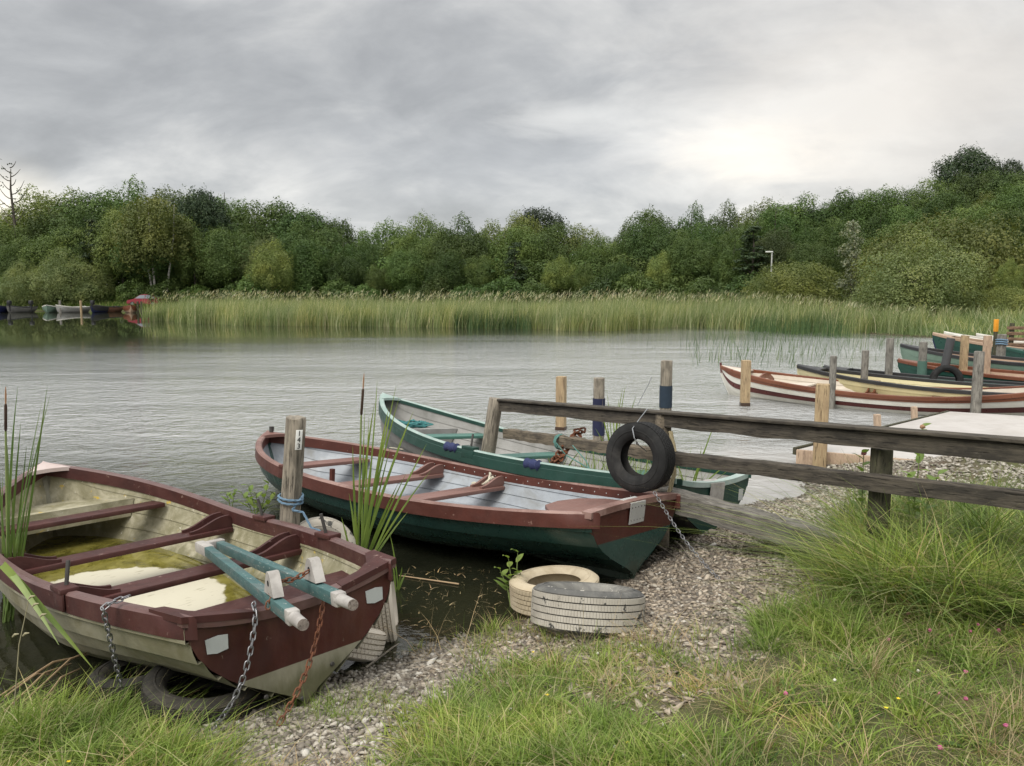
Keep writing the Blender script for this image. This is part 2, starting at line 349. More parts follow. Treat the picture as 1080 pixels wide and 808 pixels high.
# ------------------------------------------------------------------ lake
def water_material(name, tint, murk, murk_amt, ripples=True):
    m, nt, out = new_mat(name); N = NT(nt); p = N.n('ShaderNodeNewGeometry').outputs['Position']
    s = N.n('ShaderNodeSeparateXYZ'); nt.links.new(p, s.inputs[0])
    if ripples:
        big = N.noise(N.mapping(p, (.45, 1, 1)), .09, 3, .5)
        shel = N.math('SUBTRACT', s.outputs[1], N.math('MULTIPLY', N.math('MAXIMUM', s.outputs[0], 0), .75)); near = N.rng(shel, 5.0, 10.5)
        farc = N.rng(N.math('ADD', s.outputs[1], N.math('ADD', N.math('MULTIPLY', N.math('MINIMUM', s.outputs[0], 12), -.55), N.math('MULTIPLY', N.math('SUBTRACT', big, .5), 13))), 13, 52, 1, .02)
        amp = N.math('MULTIPLY', N.math('MULTIPLY', N.math('ADD', near, .035), N.math('POWER', farc, 2.2)), N.rng(N.noise(N.mapping(p, (.3, 1, 1), (0, 0, .15)), .22, 4, .55), .36, .62, .45, 1.25))
        w0 = N.noise(N.mapping(p, (.9, 1.4, 1), (0, 0, rad(-12))), .8, 3, .5, .5)
        w1 = N.noise(N.mapping(p, (1.0, 1.3, 1), (0, 0, rad(10)), (4, 1, 0)), 3.3, 4, .5, .5)
        w2 = N.noise(N.mapping(p, (1, 1.6, 1), (0, 0, rad(12)), (7, 3, 0)), 8.5, 3, .6, .4)
        h = N.math('MULTIPLY', N.math('ADD', N.math('MULTIPLY', w0, .55), N.math('ADD', N.math('MULTIPLY', w1, .95), N.math('MULTIPLY', w2, .36))), amp)
        nrm = N.bump(h, 1, .22); nrf = N.bump(h, 1, .05)
    else:
        nrm = nrf = N.bump(N.noise(p, 5, 4, .5), .12, .01)
    fr = N.n('ShaderNodeFresnel'); fr.inputs[0].default_value = 1.333; nt.links.new(nrf, fr.inputs[1])
    gl = N.n('ShaderNodeBsdfGlossy'); N.set(gl.inputs['Roughness'], N.math('ADD', .02, N.math('MULTIPLY', N.math('MULTIPLY', N.rng(s.outputs[1], 6, 14), .12), farc)) if ripples else .03); gl.inputs[0].default_value = (.97, .97, .97, 1); nt.links.new(nrm, gl.inputs['Normal'])
    tr = N.n('ShaderNodeBsdfTransparent'); tr.inputs[0].default_value = c4(tint)
    df = N.n('ShaderNodeBsdfDiffuse'); df.inputs[0].default_value = c4(murk)
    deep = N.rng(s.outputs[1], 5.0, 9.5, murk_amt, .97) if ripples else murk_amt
    m1 = N.n('ShaderNodeMixShader'); N.set(df.inputs[0], N.mix(N.math('MULTIPLY', N.rng(s.outputs[1], 6, 13), N.rng(farc, .02, 1, 0, 1)), c4(murk), (.285, .29, .28, 1))) if ripples else None; (N.set(df.inputs[0], N.mix(N.math('MULTIPLY', N.rng(s.outputs[0], 1.4, 2.4), N.rng(s.outputs[1], 9.5, 11, 1, 0)), N.mix(N.math('MULTIPLY', N.rng(s.outputs[1], 6, 13), N.rng(farc, .02, 1, 0, 1)), c4(murk), (.285, .29, .28, 1)), (.34, .33, .31, 1))) if ripples else None); N.set(m1.inputs[0], deep); nt.links.new(tr.outputs[0], m1.inputs[1]); nt.links.new(df.outputs[0], m1.inputs[2])  # sky reflection painted into the diffuse colour: rippled open lake and inlet
    m2 = N.n('ShaderNodeMixShader'); nt.links.new(fr.outputs[0], m2.inputs[0]); nt.links.new(m1.outputs[0], m2.inputs[1]); nt.links.new(gl.outputs[0], m2.inputs[2])
    nt.links.new(m2.outputs[0], out.inputs[0]); return m
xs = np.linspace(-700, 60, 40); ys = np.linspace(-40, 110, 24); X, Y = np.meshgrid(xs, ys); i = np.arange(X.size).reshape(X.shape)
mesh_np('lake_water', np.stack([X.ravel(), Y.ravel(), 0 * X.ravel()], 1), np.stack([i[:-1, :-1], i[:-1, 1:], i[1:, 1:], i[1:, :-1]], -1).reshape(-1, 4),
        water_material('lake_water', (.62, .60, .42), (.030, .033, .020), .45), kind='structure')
# ------------------------------------------------------------------ boats
def lerp3(t, a, b, c, tm=.4): return a + (b - a) * smooth(0, tm, t) if t < tm else b + (c - b) * smooth(tm, 1, t)
class Hull:
    def __init__(s, L, bm, rt, e, hs, hm, hb, e1=(2.2, .8, 1.5), rise=.84):
        s.L, s.bm, s.rt, s.e, s.hs, s.hm, s.hb, s.e1, s.rise = L, bm, rt, e, hs, hm, hb, e1, rise
    def b(s, t): return s.bm * (s.rt + (1 - s.rt) * math.sin(min(t / .4, 1) * math.pi / 2)) if t < .4 else s.bm * (1 - ((t - .4) / .6) ** s.e)
    def sh(s, t): return s.hm + (s.hs - s.hm) * (1 - t / .4) ** 2 if t < .4 else s.hm + (s.hb - s.hm) * ((t - .4) / .6) ** 2
    def k(s, t): return s.sh(t) * .95 * (max(0, t - s.rise) / (1 - s.rise)) ** 2.6
    def x(s, t): return s.L * t
    def sec(s, t, q, off=0.):
        th = q * math.pi / 2; e1 = lerp3(t, *s.e1); e1 *= 1 + 1.6 * (1 - smooth(0, .35, t)) * (1 - math.sin(th)); b = max(s.b(t) - off, .002); k = s.k(t) + max(off, 0) * .9
        return b * math.sin(th) ** e1, k + (s.sh(t) - k) * (1 - math.cos(th))
    def hw(s, t, z, off=0.):
        lo, hi = 0., 1.
        if z >= s.sh(t): return s.sec(t, 1, off)[0]
        if z <= s.sec(t, 0, off)[1]: return 0.
        for _ in range(22):
            mid = (lo + hi) / 2
            if s.sec(t, mid, off)[1] < z: lo = mid
            else: hi = mid
        return s.sec(t, lo, off)[0]
def tst(n, t0=0., t1=1.): return [t0 + (t1 - t0) * (1 - (1 - i / n) ** 1.7) for i in range(n + 1)]
def shell(h, off, strakes, lap, ts, mats, lap_in=False):
    mb = MB(); rows = []; mi = []
    for t in ts:
        pts = []
        for i in range(strakes):
            for fr in (0., .5, 1.):
                q = (i + fr) / strakes
                y, z = h.sec(t, q, off); o = lap * (1 - fr) * (1 if i else 0) * min(1, (1 - t) * 14) * min(1, h.b(t) / .1)
                th = q * math.pi / 2
                if lap_in: o = -o
                pts.append((y + o * math.sin(th), z - o * math.cos(th)))
        rows.append(pts)
    n = len(rows[0]); N = len(ts)
    for sg in (1, -1):
        vs = [(h.x(ts[i]), sg * rows[i][j][0], rows[i][j][1]) for i in range(N) for j in range(n)]
        for i in range(N - 1):
            for j in range(n - 1):
                a = i * n + j; f = (a, a + 1, a + n + 1, a + n)
                mi.append((f if sg == 1 else f[::-1], mats[min(j // 3, len(mats) - 1)] if (j % 3 != 2) else mats[min(j // 3 + 1, len(mats) - 1)]))
        o = len(mb.v); mb.v += vs
        for f, m in mi: mb.f.append(tuple(k + o for k in f)); mb.m.append(m)
        mi = []
    return mb
def rail_sweep(h, sg, w, ht, out_, top, t0=-.0105, t1=.995, n=46, droop=0., two=False):
    mb = MB(); ts = tst(n, t0, t1); ring = []
    for i, t in enumerate(ts):
        d = 1e-3; tx = (h.L * 2 * d); ty = (h.b(min(t + d, 1)) - h.b(max(t - d, 0))); l = math.hypot(tx, ty); nx, ny = -ty / l, tx / l
        y = h.b(t); x = h.x(t); z = h.sh(t) + top
        P = lambda o, zz: (x - nx * (-o), sg * (y + ny * o), zz) if False else (x + nx * o, sg * max(y + ny * o, .0), zz)
        c = .012
        ring.append([P(out_, z - ht), P(out_, z - c), P(out_ - c, z), P(out_ - w + c, z), P(out_ - w, z - c), P(out_ - w, z - ht)])
    for r in ring: mb.v += r
    k = 6
    for i in range(len(ts) - 1):
        for j in range(k):
            f = (i * k + j, i * k + (j + 1) % k, (i + 1) * k + (j + 1) % k, (i + 1) * k + j); mb.f.append(f); mb.m.append(1 if two and j in (1, 2, 3) else 0)
    mb.f.append(tuple(range(k))); mb.m.append(0); e = (len(ts) - 1) * k; mb.f.append(tuple(e + j for j in range(k))[::-1]); mb.m.append(0)
    return mb
def transom_mb(h, zline, dip, thick=.035, x0=0.):
    mb = MB(); nv = 17; zs = [0.0, .02, .05, .09, .14, .2, .26, .33, .4, .47, .54, .6, .7]
    top = h.hs; zs = sorted({z for z in zs if z < top - .03 and abs(z - zline) > .02} | {zline, top - .0})
    def pt(z, v, x):
        yw = h.hw(0, z, .003); zz = z
        if z >= top - 1e-6: zz = top - dip * (1 - abs(v) ** 2.2)
        else:
            lim = top - dip * (1 - abs(v) ** 2.2) - .01; zz = min(z, lim)
        return (x, v * yw, zz)
    idx = {}
    for s_, x in enumerate((x0 - thick, x0)):
        for i, z in enumerate(zs):
            for j in range(nv): idx[s_, i, j] = len(mb.v); mb.v.append(pt(z, -1 + 2 * j / (nv - 1), x))
    for s_ in (0, 1):
        for i in range(len(zs) - 1):
            for j in range(nv - 1):
                f = [idx[s_, i, j], idx[s_, i, j + 1], idx[s_, i + 1, j + 1], idx[s_, i + 1, j]]
                mb.f.append(tuple(f if s_ else f[::-1])); mb.m.append((1 if zs[i] >= zline - 1e-6 else 0) if s_ == 0 else 2)
    for i in range(len(zs) - 1):
        for j in (0, nv - 1): mb.f.append((idx[0, i, j], idx[1, i, j], idx[1, i + 1, j], idx[0, i + 1, j])); mb.m.append(1 if zs[i] >= zline - 1e-6 else 0)
    n = len(zs) - 1
    for j in range(nv - 1): mb.f.append((idx[0, n, j], idx[0, n, j + 1], idx[1, n, j + 1], idx[1, n, j])); mb.m.append(1)
    return mb
def transom_cap(h, dip, w=.075, ht=.03, x=-.048, lift=.004, flare=.0):
    mb = MB(); nv = 25; k = 4
    for j in range(nv):
        v = -1 + 2 * j / (nv - 1); y = v * (h.b(0) + .01); z = h.hs - dip * (1 - abs(v) ** 2.2) + lift
        ww = w + flare * abs(v) ** 4
        mb.v += [(x, y, z - ht), (x, y, z + .012), (x + ww, y, z + .012), (x + ww, y, z - ht)]
    for j in range(nv - 1):
        for i in range(k): mb.f.append((j * k + i, j * k + (i + 1) % k, (j + 1) * k + (i + 1) % k, (j + 1) * k + i)); mb.m.append(0)
    mb.f.append((0, 1, 2, 3)); e = (nv - 1) * k; mb.f.append((e + 3, e + 2, e + 1, e)); mb.m += [0, 0]
    return mb
def knee_mb(h, X, sg, zt, hl, reach=.30, th=.026):
    t = X / h.L; top = h.sh(t) - .02; yo = h.hw(t, zt + .05, .05); yt = h.b(t) - .065; n = 9; poly = [(X, sg * (yo + .0), zt)]
    poly = [(X, sg * yo, zt - .005), (X, sg * (yo - reach), zt - .005)]
    for i in range(n):
        f = i / (n - 1); g = f ** 1.1
        poly.append((X, sg * (yo - reach + (yt - .03 - yo + reach) * g), zt + .018 + (top - zt - .018) * (f * f * (3 - 2 * f)) ** 1.25))
    poly += [(X, sg * yt, top), (X, sg * min(yo + .01, yt + .02), top - .04)]
    return MB().prism([(p[0] - th / 2, p[1], p[2]) for p in poly], (th, 0, 0))
def floor_mb(h, zf, t0, t1, slope=0., off=.035, nx=30, ny=14):
    mb = MB()
    for i in range(nx + 1):
        t = t0 + (t1 - t0) * i / nx; z = zf + slope * h.L * t
        w = h.hw(t, z, off) + .004
        for j in range(ny + 1): mb.v.append((h.x(t), -w + 2 * w * j / ny, z))
    for i in range(nx):
        for j in range(ny): a = i * (ny + 1) + j; mb.f.append((a, a + ny + 1, a + ny + 2, a + 1)); mb.m.append(0)
    return mb
def platform_mb(h, t0, t1, zt, thick=.05, drop=None, off=.04, n=10):
    mb = MB(); ts = [t0 + (t1 - t0) * i / n for i in range(n + 1)]; top = []; bot = []
    for t in ts:
        w = h.hw(t, zt, off); top.append((h.x(t), w, zt)); bot.append((h.x(t), -w, zt))
    poly = top + bot[::-1]; m = len(poly); zb = zt - thick
    low = [(x, math.copysign(min(abs(y), h.hw(x / h.L, zb, off)), y), zb) for x, y, z in poly]
    return mb.add(poly + low, [tuple(range(m)), tuple(range(m, 2 * m))[::-1]] + [(i, (i + 1) % m, m + (i + 1) % m, m + i) for i in range(m)])
def boat(name, label, h, loc, yaw, pitch=0, roll=0, M=None, group='rowing boats moored at the shore', strakes=7, hullmats=(0,), thwarts=(), knees=(), zline=.25, dip=.05,
         dz=.11, tw=.2, gun=(.062, .085, .014, .012), floor=None, slope=0., bowplat=None, cap=True, breast=.93, lite=False, keel=True, lap=.011, sternseat=None, rowlocks=()):
    # M: hull list, inner, rail, thwart, transom (lower, upper, inside), floor, plat
    root = thing(name, label, 'boat', loc, group=group)
    cy, sy, cp, sp, cr, sr = math.cos(yaw), math.sin(yaw), math.cos(pitch), math.sin(pitch), math.cos(roll), math.sin(roll)
    R = Matrix(((cy, -sy, 0), (sy, cy, 0), (0, 0, 1))) @ Matrix(((cp, 0, -sp), (0, 1, 0), (sp, 0, cp))) @ Matrix(((1, 0, 0), (0, cr, -sr), (0, sr, cr)))
    root.rotation_euler = R.to_euler(); root['h'] = 0; del root['h']
    n = 18 if lite else 46
    shell(h, 0, strakes, lap, [-.036 / h.L] + tst(n), hullmats).build('hull', M['hull'], root, angle=28)
    shell(h, .03, strakes, .009, tst(n, 0.002, .985), (0,), True).build('inner_lining', M['inner'], root, angle=28)
    transom_mb(h, zline, dip).build('transom', M['transom'], root, angle=40)
    for sg in (1, -1): rail_sweep(h, sg, *gun, n=n, two='rail_top' in M).build('gunwale', [M['rail'], M['rail_top']] if 'rail_top' in M else M['rail'], root, angle=40)
    if cap: transom_cap(h, dip).build('transom_rail', M.get('rail_top', M['rail']), root, angle=40)
    if floor is not None: floor_mb(h, floor, .015, .9 if slope == 0 else .97, slope).build('floor', M['floor'], root, angle=0)
    if keel:
        mb = MB(); ts = [i / 30 * .995 for i in range(31)]
        for i in range(30):
            a, b = ts[i], ts[i + 1]; mb.add([(h.x(t), y, h.k(t) + z) for t in (a, b) for y, z in ((-.018, .03), (.018, .03), (.018, -.045), (-.018, -.045))],
                                            [(0, 1, 5, 4), (1, 2, 6, 5), (2, 3, 7, 6), (3, 0, 4, 7)] + ([(0, 3, 2, 1)] if i == 0 else []) + ([(4, 5, 6, 7)] if i == 29 else []))
        mb.build('keel', M['hull'][0], root, angle=0)
    # breasthook between the rails at the bow
    mb = MB(); ts = [breast + (.996 - breast) * i / 8 for i in range(9)]
    for t in ts:
        for v in (-1, -.5, 0, .5, 1): mb.v.append((h.x(t), v * max(h.b(t) - .012, .004), h.sh(t) + .016 + .012 * (1 - v * v)))
    for i in range(8):
        for j in range(4): a = i * 5 + j; mb.f.append((a, a + 5, a + 6, a + 1)); mb.m.append(0)
    k = len(mb.v); mb.v += [(x, y, z - .03) for x, y, z in mb.v[:5]]
    for j in range(4): mb.f.append((j, j + 1, k + j + 1, k + j)); mb.m.append(0)
    mb.build('breasthook', M.get('breast', M['rail']), root, angle=40)
    for X in thwarts:
        t = X / h.L; zt = h.sh(t) - dz; hl = h.hw(t, zt - .03, .034)
        th = MB().box((X, 0, zt - .018), (tw, 2 * hl, .034), bev=.006).build('thwart', M['thwart'], root)
        if X in knees:
            for sg in (1, -1):
                for o in (-.055, .06): knee_mb(h, X + o, sg, zt, hl).build('knee', M['thwart'], root, angle=30)
    for X, sg in rowlocks:
        t = X / h.L; y = sg * (h.b(t) - .018); z = h.sh(t)
        p = MB().box((X, y, z + .018), (.17, .085, .03), bev=.006).box((X, y + sg * .032, z - .035), (.17, .012, .085), bev=.003).build('rowlock_pad', M['rail'], root)
        MB().tube([(X, y - sg * .01, z - .06), (X, y - sg * .01, z + .03), (X + .01, y - sg * .03, z + .15)], .0105, 8).build('rowlock_pin', IRON, p)
    if bowplat: platform_mb(h, *bowplat).build('bow_platform', M.get('plat', M['inner']), root, angle=30)
    if sternseat: platform_mb(h, .012, *sternseat).build('stern_seat', M['thwart'], root, angle=30)
    return root, R
def local(root, R, p): return R @ Vector(p) + Vector(root.location)

IRON = flat('dark_iron', (.09, .085, .08), .55, .6, .4)
maroon = paint('maroon_paint', (.066, .022, .019), (.045, .016, .014), chip=(.20, .13, .11), chip_amt=.38, scale=6, rough=.55, dirt=(.085, .036, .030), dirt_amt=.42, spec=.3)
maroon_top = paint('faded_maroon_paint', (.135, .078, .071), (.10, .052, .047), chip=(.40, .33, .29), chip_amt=.33, scale=5, rough=.42, dirt=(.10, .045, .040), dirt_amt=.42, spec=.5)
maroon_side = paint('maroon_transom_paint', (.060, .014, .011), (.038, .011, .009), chip=(.20, .15, .12), chip_amt=.35, scale=4, rough=.42, dirt=(.085, .036, .026), dirt_amt=.44, streak=(1, 1, .5))
cream_hull = paint('weathered_cream_gelcoat', (.28, .262, .195), (.18, .172, .12), chip=(.40, .37, .29), chip_amt=.34, scale=3.6, rough=.5, dirt=(.14, .125, .065), dirt_amt=.47, streak=(1, 1, .5), scum=(.17, .22, (.085, .085, .04)))
cream_in = paint('stained_cream_lining', (.40, .37, .27), (.25, .23, .15), chip=(.52, .49, .40), chip_amt=.38, scale=8, rough=.6, dirt=(.17, .155, .085), dirt_amt=.52, spots=(.46, .33, .05), scum=(.25, .28, (.11, .105, .045)))
patch_grey = flat('bare_grey_patch', (.40, .42, .41), .5, 0, .12)

def bilge_material():
    m, nt, out = new_mat('algae_bilge_water'); N = NT(nt); co = objco(N)
    s = N.n('ShaderNodeSeparateXYZ'); nt.links.new(co, s.inputs[0])
    n = N.noise(N.mapping(co, (1, 1, 0)), 5, 7, .6, .2)
    alg = N.ramp(N.noise(co, 8, 8, .68, .5), [(.3, (.07, .060, .012)), (.46, (.145, .128, .026)), (.58, (.215, .19, .045)), (.75, (.31, .28, .10))])
    def blob(cx, cy, ax, ay, na=.55):
        a = N.math('MULTIPLY', N.math('SUBTRACT', s.outputs[0], cx), 1 / ax); b = N.math('MULTIPLY', N.math('SUBTRACT', s.outputs[1], cy), 1 / ay)
        d = N.math('SQRT', N.math('ADD', N.math('MULTIPLY', a, a), N.math('MULTIPLY', b, b)))
        return N.rng(N.math('ADD', d, N.math('MULTIPLY', N.math('SUBTRACT', n, .5), na)), .97, 1.02, 1, 0)
    k = N.math('MAXIMUM', blob(1.95, .16, .72, .62, .35), blob(.95, .28, .42, .36, .45))
    silt = N.mix(N.rng(N.noise(N.mapping(co, (5, 1.2, 1)), 7, 6, .6), .6, .68), (.56, .525, .41, 1), (.36, .33, .23, 1))
    c = N.mix(k, alg, silt)
    N.bsdf(c, N.rng(k, 0, 1, .06, .45), N.bump(N.math('ADD', k, N.math('MULTIPLY', n, .3)), .25, .004), .5, 0, out); return m

# the old cream and maroon boat in the foreground
h1 = Hull(3.923, .763, .714, 3.67, .579, .565, .926, e1=(1.75, .78, 1.4), rise=.85)
M1 = dict(hull=[cream_hull, maroon], inner=cream_in, rail=maroon, rail_top=maroon_top, thwart=maroon, transom=[cream_hull, maroon_side, cream_in], floor=bilge_material(), plat=cream_in, breast=paint('faded_pink_paint', (.42, .33, .30), (.50, .42, .39), chip=(.2, .08, .07), chip_amt=.34, scale=5))
boat1, R1 = boat('rowing_boat', 'old cream and maroon rowing boat full of algae water, propped on tyres', h1, (-.991, 3.629, .046), 2.36, -.089, .007, M1,
    lap=.021, strakes=9, hullmats=(0,), thwarts=(3.05, 2.18, 1.22), knees=(2.18, 1.22), zline=.235, dip=.075, floor=.018, slope=.0885, bowplat=(.84, .955, .62, .14), breast=.952, rowlocks=((.98, 1), (1.70, -1), (.80, -1)), gun=(.06, .10, .014, .014))
platform_mb(h1, .012, .13, .44, .035).build('stern_seat', maroon, boat1)
for sg in (1, -1):                                          # broad curved corner pieces of the transom
    pts = []
    b0 = h1.b(0)
    poly = [(-.05, sg * (b0 + .012), 0), (.20, sg * (h1.b(.05) + .008), 0), (.19, sg * (h1.b(.05) - .055), 0), (.09, sg * (b0 - .075), 0), (.045, sg * (b0 - .16), 0), (.03, sg * (b0 - .30), 0), (-.05, sg * (b0 - .32), 0)]
    zc = lambda y: h1.hs - .075 * (1 - (abs(y) / b0) ** 2.2) + .02
    MB().add([(x, y, zc(min(abs(y), b0))) for x, y, _ in poly] + [(x, y, zc(min(abs(y), b0)) - .03) for x, y, _ in poly],
        [tuple(range(7)), tuple(range(7, 14))[::-1]] + [(i, (i + 1) % 7, 7 + (i + 1) % 7, 7 + i) for i in range(7)]).build('quarter_knee', maroon, boat1, angle=30)
for y in (.41, -.415):
    random.seed(int(abs(y) * 100)); MB().prism([(-.0375, y + a, .44 + b) for a, b in ((-.05, -.035), (.0, -.042), (.045, -.032), (.05, .03), (-.01, .035), (-.052, .028))], (-.003, 0, 0)).build('bare_patch', patch_grey, boat1)
for x, y, z in ((-.037, .2, .13), (-.037, -.15, .17), (-.037, 0.02, .06)):
    MB().lathe([(0, 0), (.012, 0), (.010, .006), (0, .008)], 10, Matrix.Rotation(-math.pi / 2, 3, 'Y'), (x, y, z)).build('bolt', IRON, boat1)
# oars' sockets inside
for X, sg in ((1.70, -1), (.80, -1)):
    t = X / h1.L; MB().box((X, sg * (h1.hw(t, .36, .05) - .0), .36), (.09, .05, .035), bev=.006).build('socket_block', cream_in, boat1)

# teal and white wooden frame lying across the stern
teal = paint('worn_teal_paint', (.058, .125, .122), (.040, .092, .092), chip=(.44, .44, .41), chip_amt=.395, scale=17, rough=.6, streak=(.3, 1.6, 1.6), dirt=(.14, .15, .14), dirt_amt=.4)
whitewood = paint('chipped_white_paint', (.40, .378, .35), (.28, .26, .24), chip=(.16, .14, .12), chip_amt=.36, scale=9, rough=.7)
endgrain = wood('grey_end_grain', (.26, .22, .19), (.17, .14, .12), axis='X')
fr = thing('wooden_trestle', 'teal and white wooden A shaped trestle with round handles lying over the maroon boat stern', 'trestle', local(boat1, R1, (0, 0, 0)))
fr.rotation_euler = R1.to_euler()
A0 = Vector((1.36, -.215, .535))
ends = (Vector((-.50, .30, .625)), Vector((-.50, .085, .640)))
LUG = []
for e, s0 in zip(ends, (Vector((0, .035, 0)), Vector((0, -.055, 0)))):
    a = A0 + s0; d = (e - a).normalized()
    b = MB().bar(a, e, .047, .056, .005).build('beam', teal, fr)
    MB().bar(e - d * .012, e + d * .05, .050, .059, .006).build('beam_end', whitewood, fr)
    MB().tube([e + d * .03, e + d * .08, e + d * .17], [.028, .025, .023], 18).build('handle', whitewood, fr)
    MB().tube([e + d * .168, e + d * .173], [.0225, .0225], 18).build('handle_end', endgrain, fr)
    lc = a + (e - a) * .865; side = Vector((0, 0, 1)).cross(d).normalized()
    pro = [(-.085, .037), (-.03, .125), (-.015, .137), (.015, .137), (.03, .125), (.075, .037)]
    lug = MB(); LUG.append(lc + Vector((0, 0, .085)))
    ringo = [lc + d * x + Vector((0, 0, z)) - side * .023 for x, z in pro]
    hole = [lc + d * (.016 * math.cos(q)) + Vector((0, 0, .088 + .016 * math.sin(q))) for q in [i * math.pi / 6 for i in range(12)]]
    lug.prism(ringo, side * .046); lug.build('lug', whitewood, fr)
    MB().tube([lc + Vector((0, 0, .088)) - side * .0245, lc + Vector((0, 0, .088)) + side * .0245], .013, 12).build('lug_hole', flat('black_hole', (.012, .012, .012), .9), fr)
MB().bar(A0 + Vector((.03, .065, .004)), A0 + Vector((.03, -.09, .004)), .06, .062, .006).build('cross_piece', whitewood, fr)
MB().bar(A0 + Vector((-.10, .055, .004)), A0 + Vector((.10, .03, .004)), .06, .065, .012).build('cross_piece', whitewood, fr)

# green clinker boat with maroon rails
green_hull = paint('dark_green_gelcoat', (.019, .060, .050), (.015, .046, .039), chip=(.05, .08, .07), chip_amt=.30, scale=3, rough=.30, dirt=(.028, .050, .042), dirt_amt=.36, streak=(.6, 1, 1.4), spec=.5, scum=(.10, .2, (.040, .052, .038)))
rail2 = paint('red_brown_rail', (.088, .027, .019), (.066, .021, .015), chip=(.24, .14, .11), chip_amt=.37, scale=6, rough=.55, dirt=(.105, .040, .031), dirt_amt=.40, spec=.3)
rail2_top = paint('faded_red_brown_rail', (.20, .115, .095), (.145, .076, .06), chip=(.12, .05, .04), chip_amt=.34, scale=5, rough=.5, dirt=(.34, .22, .19), dirt_amt=.42)
trans2 = paint('red_brown_transom', (.075, .022, .015), (.058, .018, .013), chip=(.3, .2, .15), chip_amt=.29, scale=4, rough=.4)
seat2 = paint('pinkish_brown_seat', (.20, .105, .085), (.15, .074, .06), chip=(.42, .3, .26), chip_amt=.33, scale=4, rough=.5, streak=(1, .4, 1))
greyblue = paint('pale_grey_lining', (.31, .335, .36), (.24, .26, .285), chip=(.52, .54, .55), chip_amt=.3, scale=5, rough=.42, dirt=(.19, .19, .18), dirt_amt=.44)
metal_plate = flat('dull_aluminium_plate', (.52, .52, .50), .42, .35, .15, 20)
h2 = Hull(4.459, .834, .696, 3.479, .524, .426, .586, e1=(1.8, .72, 1.5), rise=.86)
boat2, R2 = boat('rowing_boat', 'dark green rowing boat with red brown rails and pale grey inside, moored by the fence', h2, (.822, 5.451, .018), 2.448, -.013, .084,
    dict(hull=[green_hull], inner=greyblue, rail=rail2, rail_top=rail2_top, thwart=seat2, transom=[green_hull, trans2, greyblue], floor=greyblue, breast=seat2),
    thwarts=(3.55, 2.66, 1.9), knees=(2.66, 1.9), zline=.315, dip=-.02, floor=.13, breast=.955, rowlocks=((2.95, 1),), gun=(.062, .105, .014, .012))
poly = [(.02, -.50), (.02, .36), (.30, .36), (.52, .30), (.66, .16), (.70, -.05), (.66, -.28), (.52, -.44), (.30, -.50)]
MB().prism([(x, y - .02, .40) for x, y in poly], (0, 0, .03)).build('stern_seat', seat2, boat2)
pl = MB().prism([(-.055, -.075, .545), (.035, -.075, .56), (.035, .12, .56), (-.055, .12, .545)], (0, 0, .004)).prism([(-.053, -.075, .547), (-.053, .12, .547), (-.043, .12, .40), (-.043, -.075, .40)], (-.004, 0, 0))
plo = pl.build('motor_plate', metal_plate, boat2)
for i in range(5):
    for j in range(2): MB().lathe([(0, 0), (.005, 0), (.004, .003), (0, .004)], 8, Matrix.Rotation(-math.pi / 2, 3, 'Y'), (-.056 + .009 * j, -.06 + .04 * i, .515 - .09 * j)).build('screw', IRON, plo)
for sg in (1, -1):
    mb = MB()
    for i in range(30):
        t = .03 + i * .029; off = .0482; mb.lathe([(0, .0035), (.0045, .002), (.006, 0), (.006, -.004)], 8, Matrix.Rotation(math.pi / 2 * sg, 3, 'X'), (t * h2.L, sg * (h2.b(t) - off), h2.sh(t) - .035))
    mb.build('rivet_row', metal_plate, boat2)
MB().tube([(4.36, 0, .60), (4.36, 0, .66)], [.022, .026], 10).build('bow_post', IRON, boat2)
MB().box((2.95, .30, .30), (.035, .035, .24)).build('oar_prop', rail2, boat2)

# grey boat with pale green rails
green_rail = paint('green_rail', (.014, .050, .038), (.012, .042, .031), chip=(.5, .55, .5), chip_amt=.3, scale=5, rough=.45)
mint_rail = paint('pale_mint_rail', (.25, .34, .305), (.34, .41, .38), chip=(.06, .16, .12), chip_amt=.36, scale=6, rough=.4)
green_seat = paint('green_seat', (.06, .165, .13), (.05, .13, .105), chip=(.4, .5, .45), chip_amt=.32, scale=4, rough=.5, streak=(1, .4, 1))
grey_hull = paint('grey_gelcoat', (.17, .165, .155), (.13, .128, .12), chip=(.3, .3, .28), chip_amt=.3, scale=4, rough=.5, dirt=(.09, .088, .075), dirt_amt=.38)
grey_in = paint('grey_lining', (.30, .295, .28), (.24, .235, .22), chip=(.42, .41, .4), chip_amt=.3, scale=4, rough=.55, dirt=(.17, .165, .15), dirt_amt=.4)
h3 = Hull(4.816, .771, .737, 2.94, .601, .546, .885, e1=(2.2, .75, 1.5), rise=.86)
boat3, R3 = boat('rowing_boat', 'grey rowing boat with green seats and pale mint rails, lying behind the fence', h3, (1.619, 6.561, -.116), 2.335, -.007, .106,
    dict(hull=[grey_hull, green_rail], inner=grey_in, rail=green_rail, rail_top=mint_rail, thwart=green_seat, transom=[green_rail, green_rail, grey_in], floor=grey_in, plat=grey_in, breast=mint_rail),
    strakes=8, hullmats=(0, 0, 0, 0, 0, 0, 0, 1), thwarts=(3.45, 2.38, 1.05), zline=.2, dip=.06, floor=.215, bowplat=(.80, .95, .55, .32), breast=.95, tw=.24, gun=(.058, .05, .014, .01), rowlocks=((2.2, 1), (1.3, -1)))
plo = MB().prism([(-.052, -.14, .545), (.04, -.14, .56), (.04, .07, .56), (-.052, .07, .545)], (0, 0, .004)).prism([(-.053, -.14, .547), (-.053, .07, .547), (-.043, .07, .34), (-.043, -.14, .34)], (-.004, 0, 0)).build('motor_plate', whitewood, boat3)
